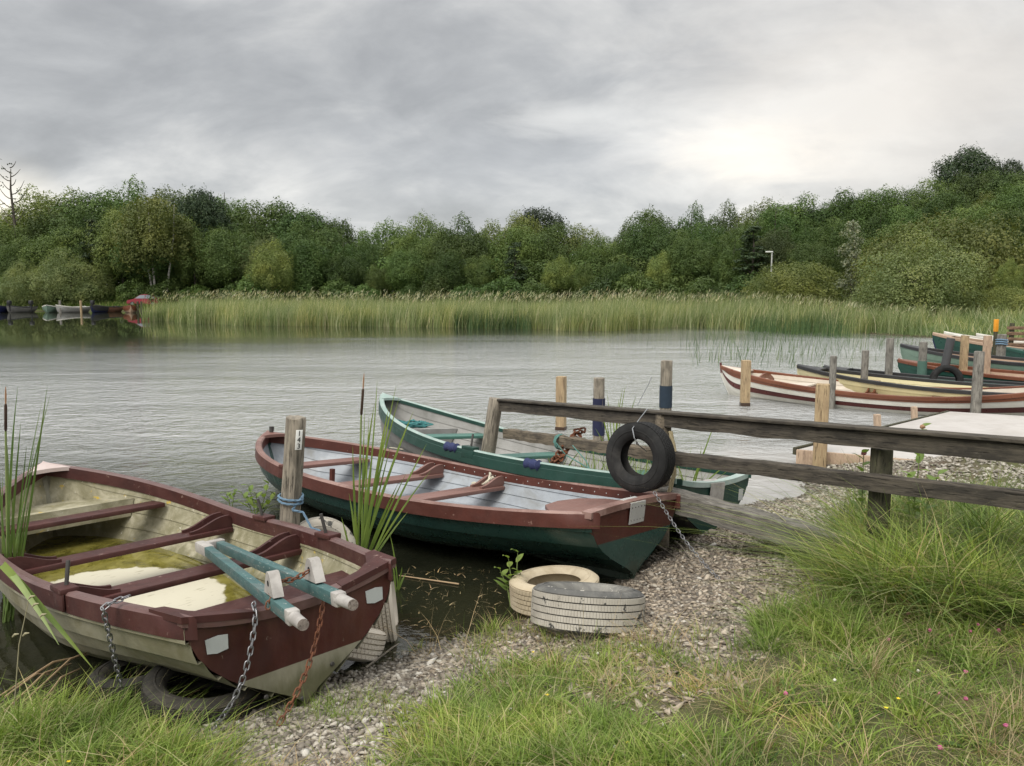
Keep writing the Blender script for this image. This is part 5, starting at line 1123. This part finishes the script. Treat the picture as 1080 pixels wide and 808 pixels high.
def leafy(name, label, base, tops, lw=.05, group=None, n=9, mat=None):
    root = thing(name, label, 'plant', base, group=group); mat = mat or weed_m
    for t_ in tops:
        t_ = Vector(t_) - Vector(base); st = MB().tube([Vector((0, 0, -.05)), t_ * .5 + Vector((.01, 0, 0)), t_], [.005, .004, .002], 6).build('stem', stem_g, root)
        for i in range(n):
            f = .25 + .75 * i / (n - 1); p = t_ * f; a = i * 2.4 + random.random(); L = lw * (1.25 - .6 * f) * 2; e = p + Vector((math.cos(a) * L, math.sin(a) * L, L * random.uniform(.1, .7)))
            pts = bez(p, p.lerp(e, .5) + Vector((0, 0, .02)), e, 6); MB().ribbon(pts, [lw * .3, lw * .7, lw * .8, lw * .65, lw * .35, .001], Vector((-math.sin(a), math.cos(a), 0)), .2).build('leaf', mat, st, angle=60, recalc=False)
    return root
weed_m = leafmat('weed_leaf', [(0, (.12, .20, .045)), (.6, (.19, .27, .07)), (1, (.30, .34, .10))], .4)
for (u, v), tops, lab, lw in (((270, 548), [(262, 512), (270, 520), (283, 510), (255, 520), (290, 522)], 'broad leaved water plant beside the post with the number plaque', .055), ((243, 536), [(238, 520), (248, 515)], 'small leafy water plant behind the cream boat rail', .045), ((540, 640), [(536, 588), (546, 582), (527, 600), (549, 604)], 'broad leaved weed growing at the water edge by the cream tyre', .05)):
    b = at(u, v, z=0); leafy('water_plant', lab, b, [at(a_, b_, d=b.y + random.uniform(-.1, .1)) for a_, b_ in tops], lw, 'leafy water plants', 5)
b = gnd(925, 590); b = Vector((2.14, 4.85, hz(2.14, 4.85))); t_ = at(911, 478, d=4.9)
w1 = leafy('wildflower', 'tall wildflower with a small pink head in front of the fence post', b, [t_], .055, 'tall wildflowers at the fence', 16)
pinkm = flat('pink_flower', (.46, .17, .20), .8, 0, .3, 80); brownf = flat('brown_flower', (.30, .17, .10), .9, 0, .3, 80)
def puff(r, m, parent, loc, sq=.8):
    bm = bmesh.new(); bmesh.ops.create_icosphere(bm, subdivisions=2, radius=r)
    for vv in bm.verts: vv.co = Vector((vv.co.x, vv.co.y, vv.co.z * sq)) * random.uniform(.75, 1.2)
    me = bpy.data.meshes.new('flower_head'); bm.to_mesh(me); bm.free(); finish(me, m, 0); return link('flower_head', me, parent, loc)
puff(.018, pinkm, w1, t_ - b)
b = Vector((2.55, 5.05, hz(2.55, 5.05))); t_ = at(973, 450, d=5.0); w2 = leafy('wildflower', 'tall wildflower with a brown head rising over the fence rail', b, [t_, at(990, 500, d=5.0), at(958, 505, d=5.0)], .06, 'tall wildflowers at the fence', 14); puff(.017, brownf, w2, t_ - b)
reed_plant('grass_tuft', 'bright green grass tuft growing up beside the top rail near the fence tyre', (648, 485), .25, [(640, 412), (660, 405), (653, 420), (672, 415), (645, 428), (632, 430), (668, 432), (650, 440), (657, 408), (640, 440), (628, 452)], None, .013, .12, 'grass')
for i, ((bu, bv), tops, lab) in enumerate((((725, 525), [(757, 440), (748, 463), (775, 510), (768, 490), (740, 470), (715, 490), (782, 487)], 'drooping green grass tuft right of the fence tyre'), ((588, 506), [(566, 494), (600, 480), (612, 475), (578, 482), (620, 490)], 'small grass tuft on the low rail of the fence'), ((650, 525), [(660, 478), (668, 470), (645, 488), (690, 505), (672, 500)], 'grass tuft showing through the hole of the fence tyre'))):
    b_ = at(bu, bv, z=.2); reed_plant('grass_tuft', lab, (bu, bv), .2, tops, None, .013, .15, 'grass', 'grass tufts along the fence')
for (b_, m_, e_), lab, wd in ((((2, 595), (45, 640), (98, 705)), 'long drooping reed blade across the side of the cream boat', .035), (((8, 600), (30, 625), (62, 680)), 'second dull reed blade hanging beside the cream boat side', .03)):
    P0, P1, P2 = at(*b_, d=3.95), at(*m_, d=3.72), at(*e_, d=3.62); tag(MB().ribbon(bez(P0, P1, P2, 10), [wd * (1 - (i / 9) ** 2) + .002 for i in range(10)], (1, .2, .5), .3).build('bent_reed', blade_g if wd > .031 else stem_g, angle=60, recalc=False), lab, 'reed')
dead = flat('dead_reed', (.34, .24, .14), .8, 0, .35, 30)
for i, (a_, b_) in enumerate((((-10, 740), (95, 690)), ((0, 755), (75, 700)), ((20, 745), (105, 683)), ((5, 735), (60, 712)), ((30, 760), (85, 705)))):
    A, B = at(*a_, z=.10), at(*b_, z=.05); tag(MB().tube([A, A.lerp(B, .6) + Vector((0, 0, .05)), B], [.004, .006, .003], 6).build('dead_reed_stalk', dead), 'dead brown reed stalk lying over the water at the left bank', 'reed stalk', 'dead reed stalks at the left bank')
A, B = at(421, 607, z=.01), at(484, 616, z=.01); tag(MB().tube([A, B], [.004, .006], 6).build('dead_reed_stalk', dead), 'pale dead reed stalk floating between the two nearest boats', 'reed stalk')
seedm = flat('seed_grass', (.30, .27, .17), .9)
r_ = thing('seed_grass', 'thin seeding grass stalk at the left bank below the cream boat', 'grass', at(12, 742, d=3.45)); B0 = Vector(r_.location)
MB().tube([Vector((0, 0, -.1)), at(20, 680, d=3.45) - B0, at(30, 634, d=3.45) - B0], [.003, .0025, .002], 5).build('stem', seedm, r_)
for (u, v) in ((30, 632), (42, 651), (24, 671), (13, 672), (34, 640)): p = at(u, v, d=3.45) - B0; MB().tube([p, p + Vector((.012, 0, .012)), p + Vector((.03, 0, .015))], [.003, .006, .002], 6).build('seed_head', seedm, r_)

q = scatter([at(415, 660, z=0), at(430, 600, z=0), at(530, 600, z=0), at(545, 640, z=0), at(480, 668, z=0)], 130)
blades('floating_flecks', np.stack([q[:, 0], q[:, 1], np.full(130, .006)], 1), rng.uniform(.008, .03, 130), rng.uniform(.004, .010, 130), rng.uniform(0, 6.28, 130), np.full(130, 2.6), dry_m, 2)
# small flowers in the turf
clov = flat('pink_clover', (.42, .10, .20), .8, 0, .35, 120); yel = flat('buttercup', (.75, .55, .02), .5, 0, .1); wht = flat('white_clover', (.70, .68, .58), .8, 0, .2, 120)
def flower(u, v, m, r, lab, grp, name):
    g = gnd(u, v + 8); hgt0 = r * 5; o = thing(name, lab, 'flower', g, group=grp)
    MB().tube([Vector((0, 0, -.01)), Vector((0, 0, hgt0))], .0018, 5).build('stem', stem_g, o)
    if m is yel:
        for k in range(5):
            a = k * 1.2566; c_, s_ = math.cos(a), math.sin(a); MB().ribbon([Vector((0, 0, hgt0)), Vector((c_ * r * .6, s_ * r * .6, hgt0 + r * .35)), Vector((c_ * r, s_ * r, hgt0 + r * .5))], [r * .3, r * .8, r * .4], (-s_, c_, 0), .1).build('petal', m, o, angle=60, recalc=False)
    else: puff(r, m, o, Vector((0, 0, hgt0)), .95)
for u, v in ((1058, 623), (1037, 641), (1049, 645), (957, 648), (980, 666), (1002, 672), (937, 676), (1031, 660), (1053, 666), (1018, 711), (1018, 740), (990, 735), (828, 734), (991, 793), (1060, 769), (1022, 667)):
    flower(u, v, clov, .0085, 'pink clover flower standing in the turf at the right', 'pink clover flowers', 'clover_flower')
for u, v in ((577, 735), (549, 731), (662, 787), (934, 750), (947, 740), (1079, 660), (632, 640), (641, 641), (73, 806), (562, 688)):
    flower(u, v, yel, .008, 'tiny yellow buttercup in the turf', 'yellow buttercups in the turf', 'buttercup')
for u, v in ((601, 752), (514, 757), (538, 748), (648, 790), (700, 765), (630, 688), (968, 708), (880, 718), (721, 799), (676, 680)):
    flower(u, v, wht, .007, 'small white clover flower in the turf', 'white clover flowers in the turf', 'clover_flower')

# ------------------------------------------------------------------ reed bed
reed_m = leafmat('reed', [(0, (.13, .17, .065)), (.3, (.20, .245, .10)), (.6, (.28, .32, .155)), (.82, (.37, .385, .22)), (1, (.48, .44, .30))], .4, pscale=.45)
rush_m = leafmat('rush', [(0, (.045, .085, .035)), (.6, (.075, .125, .05)), (1, (.12, .17, .07))], .3)
RP = [at(158, 338, z=0), at(250, 343, z=0), at(400, 344.5, z=0), at(500, 346, z=0), at(620, 349, z=0), at(700, 346, z=0), at(800, 348, z=0), at(880, 352, z=0), at(960, 354, z=0), at(1005, 350, z=0)]
RPp = [(p.x, p.y) for p in RP] + [(21.5, 38), (19, 46), (14, 56), (4, 69), (-10, 79), (-26, 80)]
def reeds(name, P, n, h0, h1, w, m, front=None, lean=(.02, .22), zmin=-.4, dense_front=True):
    q = scatter(P, n * 2 if dense_front else n); x, y = q[:, 0], q[:, 1]
    if dense_front:
        fx = [p.x for p in RP]; fy = [p.y for p in RP]; o = np.argsort(fx); dfront = y - np.interp(x, np.array(fx)[o], np.array(fy)[o]); k = rng.uniform(0, 1, len(x)) < np.exp(-np.clip(dfront, 0, 50) / 7.) * .9 + .12
        x, y = x[k], y[k]
    y = y + 1.1 * wnoise(x, y, .45, 5) + .5 * wnoise(x, y, 1.6, 2); N = len(x); b = np.stack([x, y, np.clip(hgt(x, y), zmin, .1)], 1)
    hh = rng.uniform(h0, h1, N) * (1 + .09 * wnoise(x, y, .35, 7) + .06 * wnoise(x, y, 1.3, 3)) * (np.interp(x / y, [.18, .3, .42, .5], [1, .95, .74, .6]) if dense_front else 1); ww = w * rng.uniform(.7, 1.3, N)
    return blades(name, b, hh, ww, rng.normal(rad(10), 1.3, N), rng.uniform(*lean, N), m, 3, curl=2.2)
reeds('reed_bed', RPp, 60000, 1.45, 2.35, .036, reed_m, lean=(.02, .4))
q = scatter(RPp, 7500); fo = np.argsort([p.x for p in RP]); dfr = q[:, 1] - np.interp(q[:, 0], np.array([p.x for p in RP])[fo], np.array([p.y for p in RP])[fo]); q = q[rng.uniform(0, 1, len(q)) < np.exp(-np.clip(dfr, 0, 50) / 9.)]; n_ = len(q)
blades('reed_plumes', np.stack([q[:, 0], q[:, 1], rng.uniform(1.5, 2.0, n_) * np.interp(q[:, 0] / q[:, 1], [.18, .3, .42, .5], [1, .95, .74, .6]) * (1 + .09 * wnoise(q[:, 0], q[:, 1], .35, 7))], 1), rng.uniform(.18, .36, n_), rng.uniform(.03, .06, n_), rng.normal(.2, .8, n_), rng.uniform(.3, 1.4, n_), leafmat('reed_plume', [(0, (.30, .31, .18)), (.6, (.38, .37, .24)), (1, (.30, .25, .16))], .3), 3)
DR = [at(478, 346, z=0), at(560, 348.5, z=0), at(560, 340, z=0), at(478, 339, z=0)]
reeds('rush_patch', DR, 4200, 1.2, 1.75, .035, rush_m, dense_front=False)
DR2 = [at(790, 351, z=0), at(890, 356, z=0), at(890, 346, z=0), at(790, 343, z=0)]
reeds('rush_patch', DR2, 1800, 1.0, 1.5, .032, rush_m, dense_front=False)
SP = [at(742, 392, z=0), at(800, 396, z=0), at(900, 388, z=0), at(955, 375, z=0), at(960, 356, z=0), at(860, 356, z=0), at(740, 352, z=0), at(722, 370, z=0)]
reeds('sparse_rushes', SP, 620, .75, 1.35, .020, rush_m, lean=(.02, .3), dense_front=False)
SP2 = [at(678, 372, z=0), at(694, 372, z=0), at(694, 362, z=0), at(678, 362, z=0)]
reeds('sparse_rushes', SP2, 12, .5, .8, .018, rush_m, dense_front=False)
BK = [(19, 33.5), (24, 30), (40, 40), (30, 52), (20, 47), (18, 40)]
q = scatter(BK, 9000); blades('bank_grass', np.stack([q[:, 0], q[:, 1], hgt(q[:, 0], q[:, 1])], 1), rng.uniform(.3, .8, 9000), rng.uniform(.03, .06, 9000), rng.uniform(0, 6.28, 9000), rng.uniform(.1, .7, 9000), reed_m, 3)
BL = [(-75, 87), (-57, 89.5), (-40, 88.5), (-28, 85.5), (-26, 92), (-75, 97)]
q = scatter(BL, 9000); blades('bank_grass', np.stack([q[:, 0], q[:, 1], hgt(q[:, 0], q[:, 1])], 1), rng.uniform(.4, .9, 9000), rng.uniform(.05, .09, 9000), rng.uniform(0, 6.28, 9000), rng.uniform(.1, .7, 9000), grass_dark, 3)

# ------------------------------------------------------------------ trees
bark = wood('tree_bark', (.11, .095, .075), (.07, .06, .05), axis='Z', scale=3); birch_bark = wood('birch_bark', (.62, .60, .54), (.45, .43, .38), (.09, .085, .08), axis='Z', scale=2, stretch=3)
tree_m = leafmat('tree_leaf', [(0, (.056, .098, .024)), (.5, (.076, .126, .031)), (1, (.104, .156, .042))], .22, .022, 'object', .6, .45, .35)
light_m = leafmat('light_tree_leaf', [(0, (.115, .148, .036)), (.5, (.14, .172, .046)), (1, (.175, .205, .06))], .24, .02, 'object', .6, .3, .35)
olive_m = leafmat('olive_leaf', [(0, (.070, .098, .034)), (.5, (.090, .120, .042)), (1, (.115, .145, .056))], .22, .02, 'object', .6, .3, .35)
bush_m = leafmat('willow_leaf', [(0, (.135, .172, .062)), (.5, (.165, .20, .075)), (1, (.20, .235, .095))], .35, pscale=.5)
dark_m = leafmat('dark_conifer_leaf', [(0, (.022, .042, .019)), (.6, (.038, .062, .026)), (1, (.065, .09, .036))], .15, .02, 'object', .6, .3)
silver_m = leafmat('silver_leaf', [(0, (.20, .24, .15)), (.6, (.28, .31, .21)), (1, (.38, .40, .30))], .3, .01, 'object', .6, .2)
def crown_mesh(name, clumps, leaves, size, m, seed, up=.45):
    r = np.random.default_rng(seed); Cn = []; Nn = []
    for (c, cr, sq) in clumps:
        k = max(8, int(leaves * (cr ** 2))); u = r.normal(0, 1, (k, 3)); u /= np.linalg.norm(u, axis=1)[:, None]; u[:, 2] = np.where(u[:, 2] < -.25, -u[:, 2], u[:, 2])
        rr = cr * (r.uniform(.35, 1.0, k) ** .5) * (1 + .28 * np.sin(u[:, 0] * 5 + c[0] * 3) * np.sin(u[:, 1] * 6 + c[1] * 2))
        Cn.append(np.array(c)[None] + u * rr[:, None] * np.array([1, 1, sq])[None]); Nn.append(u)
    Cn = np.concatenate(Cn); Nn = np.concatenate(Nn); N = len(Cn)
    nn = Nn * .8 + r.normal(0, .55, (N, 3)) + np.array([0, 0, up]); nn /= np.linalg.norm(nn, axis=1)[:, None]
    a = np.cross(nn, r.normal(0, 1, (N, 3))); a /= np.linalg.norm(a, axis=1)[:, None]; b = np.cross(nn, a); s = size * r.uniform(.6, 1.35, N)[:, None]
    V = np.stack([Cn - a * s, Cn - b * s * .55 + nn * s * .1, Cn + a * s, Cn + b * s * .55 + nn * s * .1], 1).reshape(-1, 3)
    o = mesh_np(name, V, np.arange(4 * N).reshape(-1, 4), m); me = o.data; bpy.data.objects.remove(o); return me
def full_crown(name, w, zlo, top, n, size, m, seed, lump=.22, droop=0., flat_top=1.0, up=.25, K=34):
    r = np.random.default_rng(seed + 100); zc = zlo + (top - zlo) * .45; hu, hl = top - zc, zc - zlo
    B = []
    for i in range(K):                                   # billows over the crown, biggest low down
        f = (i + .5) / K; cz = 1 - 1.75 * f ** .9; a = i * 2.39996 + r.normal(0, .35); q = math.sqrt(max(0, 1 - min(1, cz * cz))); rr = r.uniform(.50, .74)
        br = r.uniform(.24, .42) * (1.05 - .25 * max(cz, 0)); B.append((q * math.cos(a) * rr, q * math.sin(a) * rr, cz * (rr + .06 * r.normal()), br))
    B = np.array(B); wts = B[:, 3] ** 2; idx = r.choice(K, n * 2, p=wts / wts.sum())
    u = r.normal(0, 1, (n * 2, 3)); u /= np.linalg.norm(u, axis=1)[:, None]
    k1 = 1 + lump * np.sin(u[:, 0] * 5.1 + idx) * np.sin(u[:, 1] * 5.7 + 2.1 * idx) + .5 * lump * np.sin(u[:, 2] * 11 + idx) * np.sin(u[:, 0] * 12 - idx)
    dep = 1 - .45 * r.uniform(0, 1, n * 2) ** 2.6 + .10 * r.normal(0, 1, n * 2) * (r.uniform(0, 1, n * 2) < .18)
    P = B[idx, :3] + u * (B[idx, 3] * k1 * dep)[:, None]
    inside = ((np.linalg.norm(P[:, None, :] - B[None, :, :3], axis=2) < B[None, :, 3] * .72).sum(1) > 0) & (dep > .8)
    keep = (~inside) & (r.uniform(0, 1, n * 2) < np.where(u[:, 2] < -.35, .45, 1.0)); P = P[keep][:n]; u = u[keep][:n]; N = len(P)
    P = P / 1.0
    zz = np.where(P[:, 2] > 0, P[:, 2] * hu, P[:, 2] * hl)
    Cn = np.stack([P[:, 0] * w, P[:, 1] * w, zc + zz - droop * r.uniform(0, 1, N) ** 2], 1)
    nn = u * .8 + r.normal(0, .33, (N, 3)) + np.array([0, 0, up]); nn /= np.linalg.norm(nn, axis=1)[:, None]
    a = np.cross(nn, r.normal(0, 1, (N, 3))); a /= np.linalg.norm(a, axis=1)[:, None]; b = np.cross(nn, a); s_ = size * r.uniform(.5, 1.4, N)[:, None]
    V = np.stack([Cn - a * s_, Cn - b * s_ * .55, Cn + a * s_, Cn + b * s_ * .55 + nn * s_ * .15], 1).reshape(-1, 3)
    o = mesh_np(name, V, np.arange(4 * N).reshape(-1, 4), m); me = o.data; bpy.data.objects.remove(o); return me
def limb_mesh(name, limbs, m):
    mb = MB()
    for pts, rs in limbs: mb.tube(pts, rs, 7)
    me = bpy.data.meshes.new(name); me.from_pydata([tuple(v) for v in mb.v], [], mb.f); finish(me, m, 60); return me
def broad(seed, w=3.4, zlo=1.6, top=10., n=62, cr=(.75, 1.35), shape=1.0, sq=.75):
    r = random.Random(seed); cl = []; lobes = [(r.uniform(-.5, .5) * w, r.uniform(-.5, .5) * w, r.uniform(.35, .9)) for _ in range(5)]
    for i in range(n):
        f = r.random() ** .8; z = zlo + (top - zlo) * f
        prof = (math.sin(math.pi * min(1, (f * .86 + .12))) ** .7) * shape; a = r.uniform(0, 2 * math.pi); rad_ = w * prof * math.sqrt(r.uniform(.25, 1)) * (1 + .22 * math.sin(3 * a + seed) + .12 * math.sin(5 * a + 2 * seed))
        cr_ = r.uniform(*cr) * (1.1 - .35 * f); cl.append(((rad_ * math.cos(a), rad_ * math.sin(a), min(z, top - cr_ * sq)), cr_, sq))
    return cl
def trunk(seed, h=6, r0=.22, w=2.2, n=7, z0=-.8):
    r = random.Random(seed); L = [([Vector((0, 0, z0)), Vector((r.uniform(-.1, .1), 0, h * .4)), Vector((r.uniform(-.25, .25), r.uniform(-.2, .2), h)), Vector((r.uniform(-.4, .4), 0, h * 1.4))], [r0 * 1.25, r0 * .8, r0 * .45, r0 * .12])]
    for i in range(n):
        z = h * r.uniform(.3, .95); a = r.uniform(0, 6.28); q = w * r.uniform(.6, 1.1); p0 = Vector((0, 0, z)); p2 = Vector((math.cos(a) * q, math.sin(a) * q, z + q * r.uniform(.5, 1.1))); L.append((bez(p0, p0.lerp(p2, .5) + Vector((0, 0, -.15 * q)), p2, 5), [r0 * .4, r0 * .33, r0 * .25, r0 * .17, r0 * .06]))
    return L
PROTO = {}
def proto(key, crown, trunk_, desc): PROTO[key] = (crown, trunk_, desc)
for i in range(4): proto('broad%d' % i, full_crown('crown', 4.5 + .5 * (i % 3), 1.2, 10, 31000, .098, tree_m, i, .26 + .02 * i, K=30), limb_mesh('trunk', trunk(i), bark), 'broad crowned tree')
for i in range(2): proto('tall%d' % i, full_crown('crown', 3.3, 1.0, 10, 22000, .092, tree_m, 40 + i, .28, K=26), limb_mesh('trunk', trunk(20 + i, 7, .18, 1.4), bark), 'tall narrow tree')
proto('light', full_crown('crown', 4.2, 1.1, 10, 27000, .095, light_m, 50, .26, K=30), limb_mesh('trunk', trunk(50), bark), 'yellow green tree')
proto('weep', full_crown('crown', 3.9, 1.4, 10, 27000, .09, olive_m, 53, .26, .8, K=30), limb_mesh('trunk', trunk(53), bark), 'greyish olive tree')
def conifer(seed, top=10, w=2.3):
    r = random.Random(seed); cl = []
    for i in range(70):
        f = r.random(); z = 1.5 + (top - 1.9) * f; q = w * (1 - f) ** .7 * r.uniform(.4, 1) + .15; a = r.uniform(0, 6.28); cl.append(((q * math.cos(a), q * math.sin(a), z), r.uniform(.45, .8), .42))
    return cl
proto('conifer', crown_mesh('crown', conifer(60), 200, .13, dark_m, 60, .7), limb_mesh('trunk', trunk(60, 7, .2, 1.5), bark), 'dark conifer')
def pine(seed):
    r = random.Random(seed); cl = []
    for i in range(40):
        a = r.uniform(0, 6.28); f = r.random(); q = 2.7 * math.sqrt(r.random()) * (1 - .55 * f); cl.append(((q * math.cos(a), q * math.sin(a), 5.2 + 4.4 * f), r.uniform(.55, .95), .45))
    return cl
proto('pine', full_crown('crown', 3.5, 3.2, 10, 22000, .095, dark_m, 61, .3, K=26), limb_mesh('trunk', trunk(61, 6.4, .22, 2.0, 12), bark), 'dark flat topped pine')
proto('bush', full_crown('crown', 5.3, -.8, 7.0, 42000, .085, bush_m, 70, .28, .3, K=60), limb_mesh('trunk', trunk(70, 3.2, .2, 2.4, 9), bark), 'large rounded bush')
proto('bushgreen', full_crown('crown', 5.0, -.8, 5.6, 36000, .085, light_m, 72, .26, K=56), limb_mesh('trunk', trunk(72, 2.4, .16, 2.2, 9), bark), 'green rounded bush')
proto('shrub', full_crown('crown', 1.9, -.4, 2.8, 7000, .075, tree_m, 74, .28, K=20), limb_mesh('trunk', trunk(74, 1.3, .09, 1.0, 6), bark), 'low shrub')
proto('silver', crown_mesh('crown', broad(76, 1.35, 1.0, 10, 48, (.5, .9), 1.0, 1.0), 95, .16, silver_m, 76), limb_mesh('trunk', trunk(76, 7, .15, 1.0), bark), 'pale silver leaved tree')
bl = [([Vector((x, y, -.8)), Vector((x * 1.7, y, 2.6)), Vector((x * 2.8, y, 6.0)), Vector((x * 3.2, y, 9))], [.11, .09, .06, .02]) for x, y in ((-.55, 0), (.15, .3), (.55, -.2))]
proto('birch', full_crown('crown', 3.6, 2.6, 10, 19000, .10, light_m, 80, .30), limb_mesh('trunk', bl, birch_bark), 'light green birch with three white stems')
def plant_tree(key, name, u, vtop, D, label=None, group=None, squash=1.0, cat='tree', base_top=10., zbase=None, x=None):
    crown, tk, desc = PROTO[key]; t_ = at(u, vtop, d=D); zg = hz(t_.x, D) if zbase is None else zbase
    htop = max(z for z in [v.co.z for v in crown.vertices][::7]); s = (t_.z - zg) / htop
    o = bpy.data.objects.new(name, None); C.objects.link(o); o.location = (t_.x, D, zg); o.scale = (s * squash, s * squash, s); o.rotation_euler = (0, 0, random.uniform(0, 6.28))
    for nm, me in (('trunk', tk), ('crown', crown)):
        c = bpy.data.objects.new(nm, me); C.objects.link(c); c.parent = o
    return tag(o, label, cat, group)
random.seed(99)
PROFILE = [(-60, 215), (0, 222), (22, 200), (50, 193), (75, 199), (100, 196), (125, 181), (160, 192), (190, 192), (215, 198), (240, 206), (270, 209), (300, 208), (340, 219), (365, 234), (385, 240), (405, 229), (440, 225), (460, 221), (500, 222), (520, 231), (560, 218), (590, 230), (620, 231), (650, 233), (670, 219), (700, 212), (740, 207), (790, 203), (830, 205), (880, 204), (920, 198), (960, 191), (990, 184), (1020, 176), (1050, 174), (1080, 168), (1140, 160)]
def prof(u): return float(np.interp(u, [p[0] for p in PROFILE], [p[1] for p in PROFILE]))
ORD = ['first', 'second', 'third', 'fourth', 'fifth', 'sixth', 'seventh', 'eighth', 'ninth', 'tenth', 'eleventh', 'twelfth', 'thirteenth', 'fourteenth', 'fifteenth', 'sixteenth', 'seventeenth', 'eighteenth', 'nineteenth', 'twentieth']
def ordinal(i): return ORD[i] if i < 20 else ('twenty' if i < 40 else 'forty' if i < 60 else 'sixty') + '-' + ORD[i % 20]
kinds = ['broad0', 'broad1', 'broad2', 'broad3', 'tall0', 'tall1', 'light', 'weep', 'broad1', 'broad3']
def front_d(u):                                # distance of the wood's edge along each bearing
    return float(np.interp(u, [-60, 60, 200, 300, 400, 500, 600, 700, 800, 900, 1000, 1140], [97, 97, 94, 92, 90, 86, 80, 74, 68, 62, 58, 54]))
rows = [('skyline', 34, 13, 0, 1.0), ('middle', 34, 6.5, 14, .9), ('front', 37, 1.0, 31, .95)]
for rn, step, dd, drop, sq in rows:
    us = []; u = -55 + (0 if rn == 'skyline' else 13 if rn == 'middle' else 4)
    while u < 1130: us.append(u); u += step * random.uniform(.75, 1.25)
    n_ = 0
    for i, u in enumerate(us):
        D = front_d(u) + dd * (1.0 if u < 650 else 1.25) + random.uniform(-1.5, 1.5); v = prof(u) + drop * (1 if u < 620 else 1.15) + random.uniform(-3, 3 if rn == 'skyline' else 16)
        if rn == 'skyline': v = prof(u) + random.uniform(-3, 5)
        k = random.choice(kinds)
        if rn == 'skyline' and 380 < u < 480: k = random.choice(['tall0', 'tall1', 'weep', 'broad1'])
        if rn == 'front' and random.random() < .12: k = 'conifer'
        plant_tree(k, 'tree', u, v, D, '%s in the %s row of the far wood, %s from the left' % (PROTO[k][2], rn, ordinal(i)), 'trees of the far wood, %s row' % rn, random.uniform(.85, 1.1))
G = 'trees of the far wood set apart by their look'
plant_tree('pine', 'pine_tree', 1022, 153, 88, 'tallest dark pine standing on the wooded hill at the right', None, 1.05)
plant_tree('pine', 'pine_tree', 1062, 166, 84, 'lower dark pine right of the tallest pine on the hill', None, .95)
plant_tree('pine', 'pine_tree', 211, 196, 100, 'dark pine top rising behind the white stemmed birch', None, .8)
plant_tree('conifer', 'conifer_tree', 795, 238, 68, 'dark spreading conifer near the lamp post on the right bank', None, 1.3)
plant_tree('pine', 'pine_tree', 567, 216, 100, 'dark round headed pine on the skyline at the middle of the wood', None, 1.0)
plant_tree('birch', 'birch_tree', 163, 203, 93, 'light green birch with three white stems behind the red car', None, 1.05)
plant_tree('silver', 'silver_tree', 901, 232, 55, 'pale silver leaved tree left of the large olive bush', None, 1.0)
plant_tree('bush', 'willow_bush', 72, 259, 93, 'wide rounded olive willow bush on the far bank above the small boats', None, 1.05, 'bush')
plant_tree('bush', 'willow_bush', 28, 272, 92, 'lower rounded olive willow bush at the far left bank', None, 1.0, 'bush')
plant_tree('bush', 'large_bush', 975, 234, 45, 'largest olive green bush behind the boats on the right bank', None, 1.05, 'bush', zbase=.25)
plant_tree('bushgreen', 'large_bush', 1003, 222, 50, 'bright green top of a bush rising behind the largest olive bush', None, .85, 'bush', zbase=.4)
plant_tree('bushgreen', 'large_bush', 842, 274, 58, 'low spreading green bush behind the reeds below the lamp post', None, 1.25, 'bush')
plant_tree('bushgreen', 'large_bush', 1066, 300, 42, 'small green bush at the right edge behind the orange topped post', None, 1.0, 'bush', zbase=.25)
plant_tree('light', 'tree', 1064, 270, 44, 'thin young tree with pale leaves at the right edge of the bank', None, .7)
plant_tree('light', 'tree', 285, 250, 88, 'small yellow green tree at the front of the wood above the reeds', None, .9)
nb = 0
for u in range(-40, 1120, 36):
    D = front_d(u) - 2 + random.uniform(-1.5, 1.5)
    plant_tree('shrub', 'shrub', u + random.uniform(-8, 8), random.uniform(284, 300), D, 'low shrub at the foot of the far wood behind the reeds, %s from the left' % ordinal(nb), 'shrubs at the foot of the far wood', random.uniform(1.0, 1.5), 'shrub'); nb += 1
nb = 0
for u in range(-50, 1130, 31):
    D = front_d(u) + 5 + random.uniform(-1, 1)
    plant_tree('shrub', 'undergrowth_bush', u + random.uniform(-8, 8), random.uniform(262, 280), D, 'dark undergrowth bush between the trunks inside the far wood, %s from the left' % ordinal(nb), 'undergrowth inside the far wood', random.uniform(.9, 1.3), 'bush'); nb += 1
bt = thing('bare_tree', 'thin bare tree standing up above the wood at the far left', 'tree', (at(12, 200, d=104).x, 104, hz(at(12, 200, d=104).x, 104)))
L = [([Vector((0, 0, -.5)), Vector((.2, 0, 8)), Vector((-.1, 0, 14)), Vector((.1, 0, at(10, 178, d=104).z - bt.location.z))], [.25, .2, .12, .04])]
for i in range(14):
    z = 9.5 + i * .55; a = (1 if i % 2 else -1); q = random.uniform(.8, 2.0); L.append((bez((0, 0, z), (a * q * .5, 0, z), (a * q, random.uniform(-.5, .5), z + q * .9), 5), [.07, .06, .05, .04, .02]))
link('trunk', limb_mesh('trunk', L, bark), bt)
o = link('crown', crown_mesh('crown', [((random.uniform(-1.6, 1.6), 0, 11 + i * .55), .35, .6) for i in range(13)], 90, .12, dark_m, 5), bt)
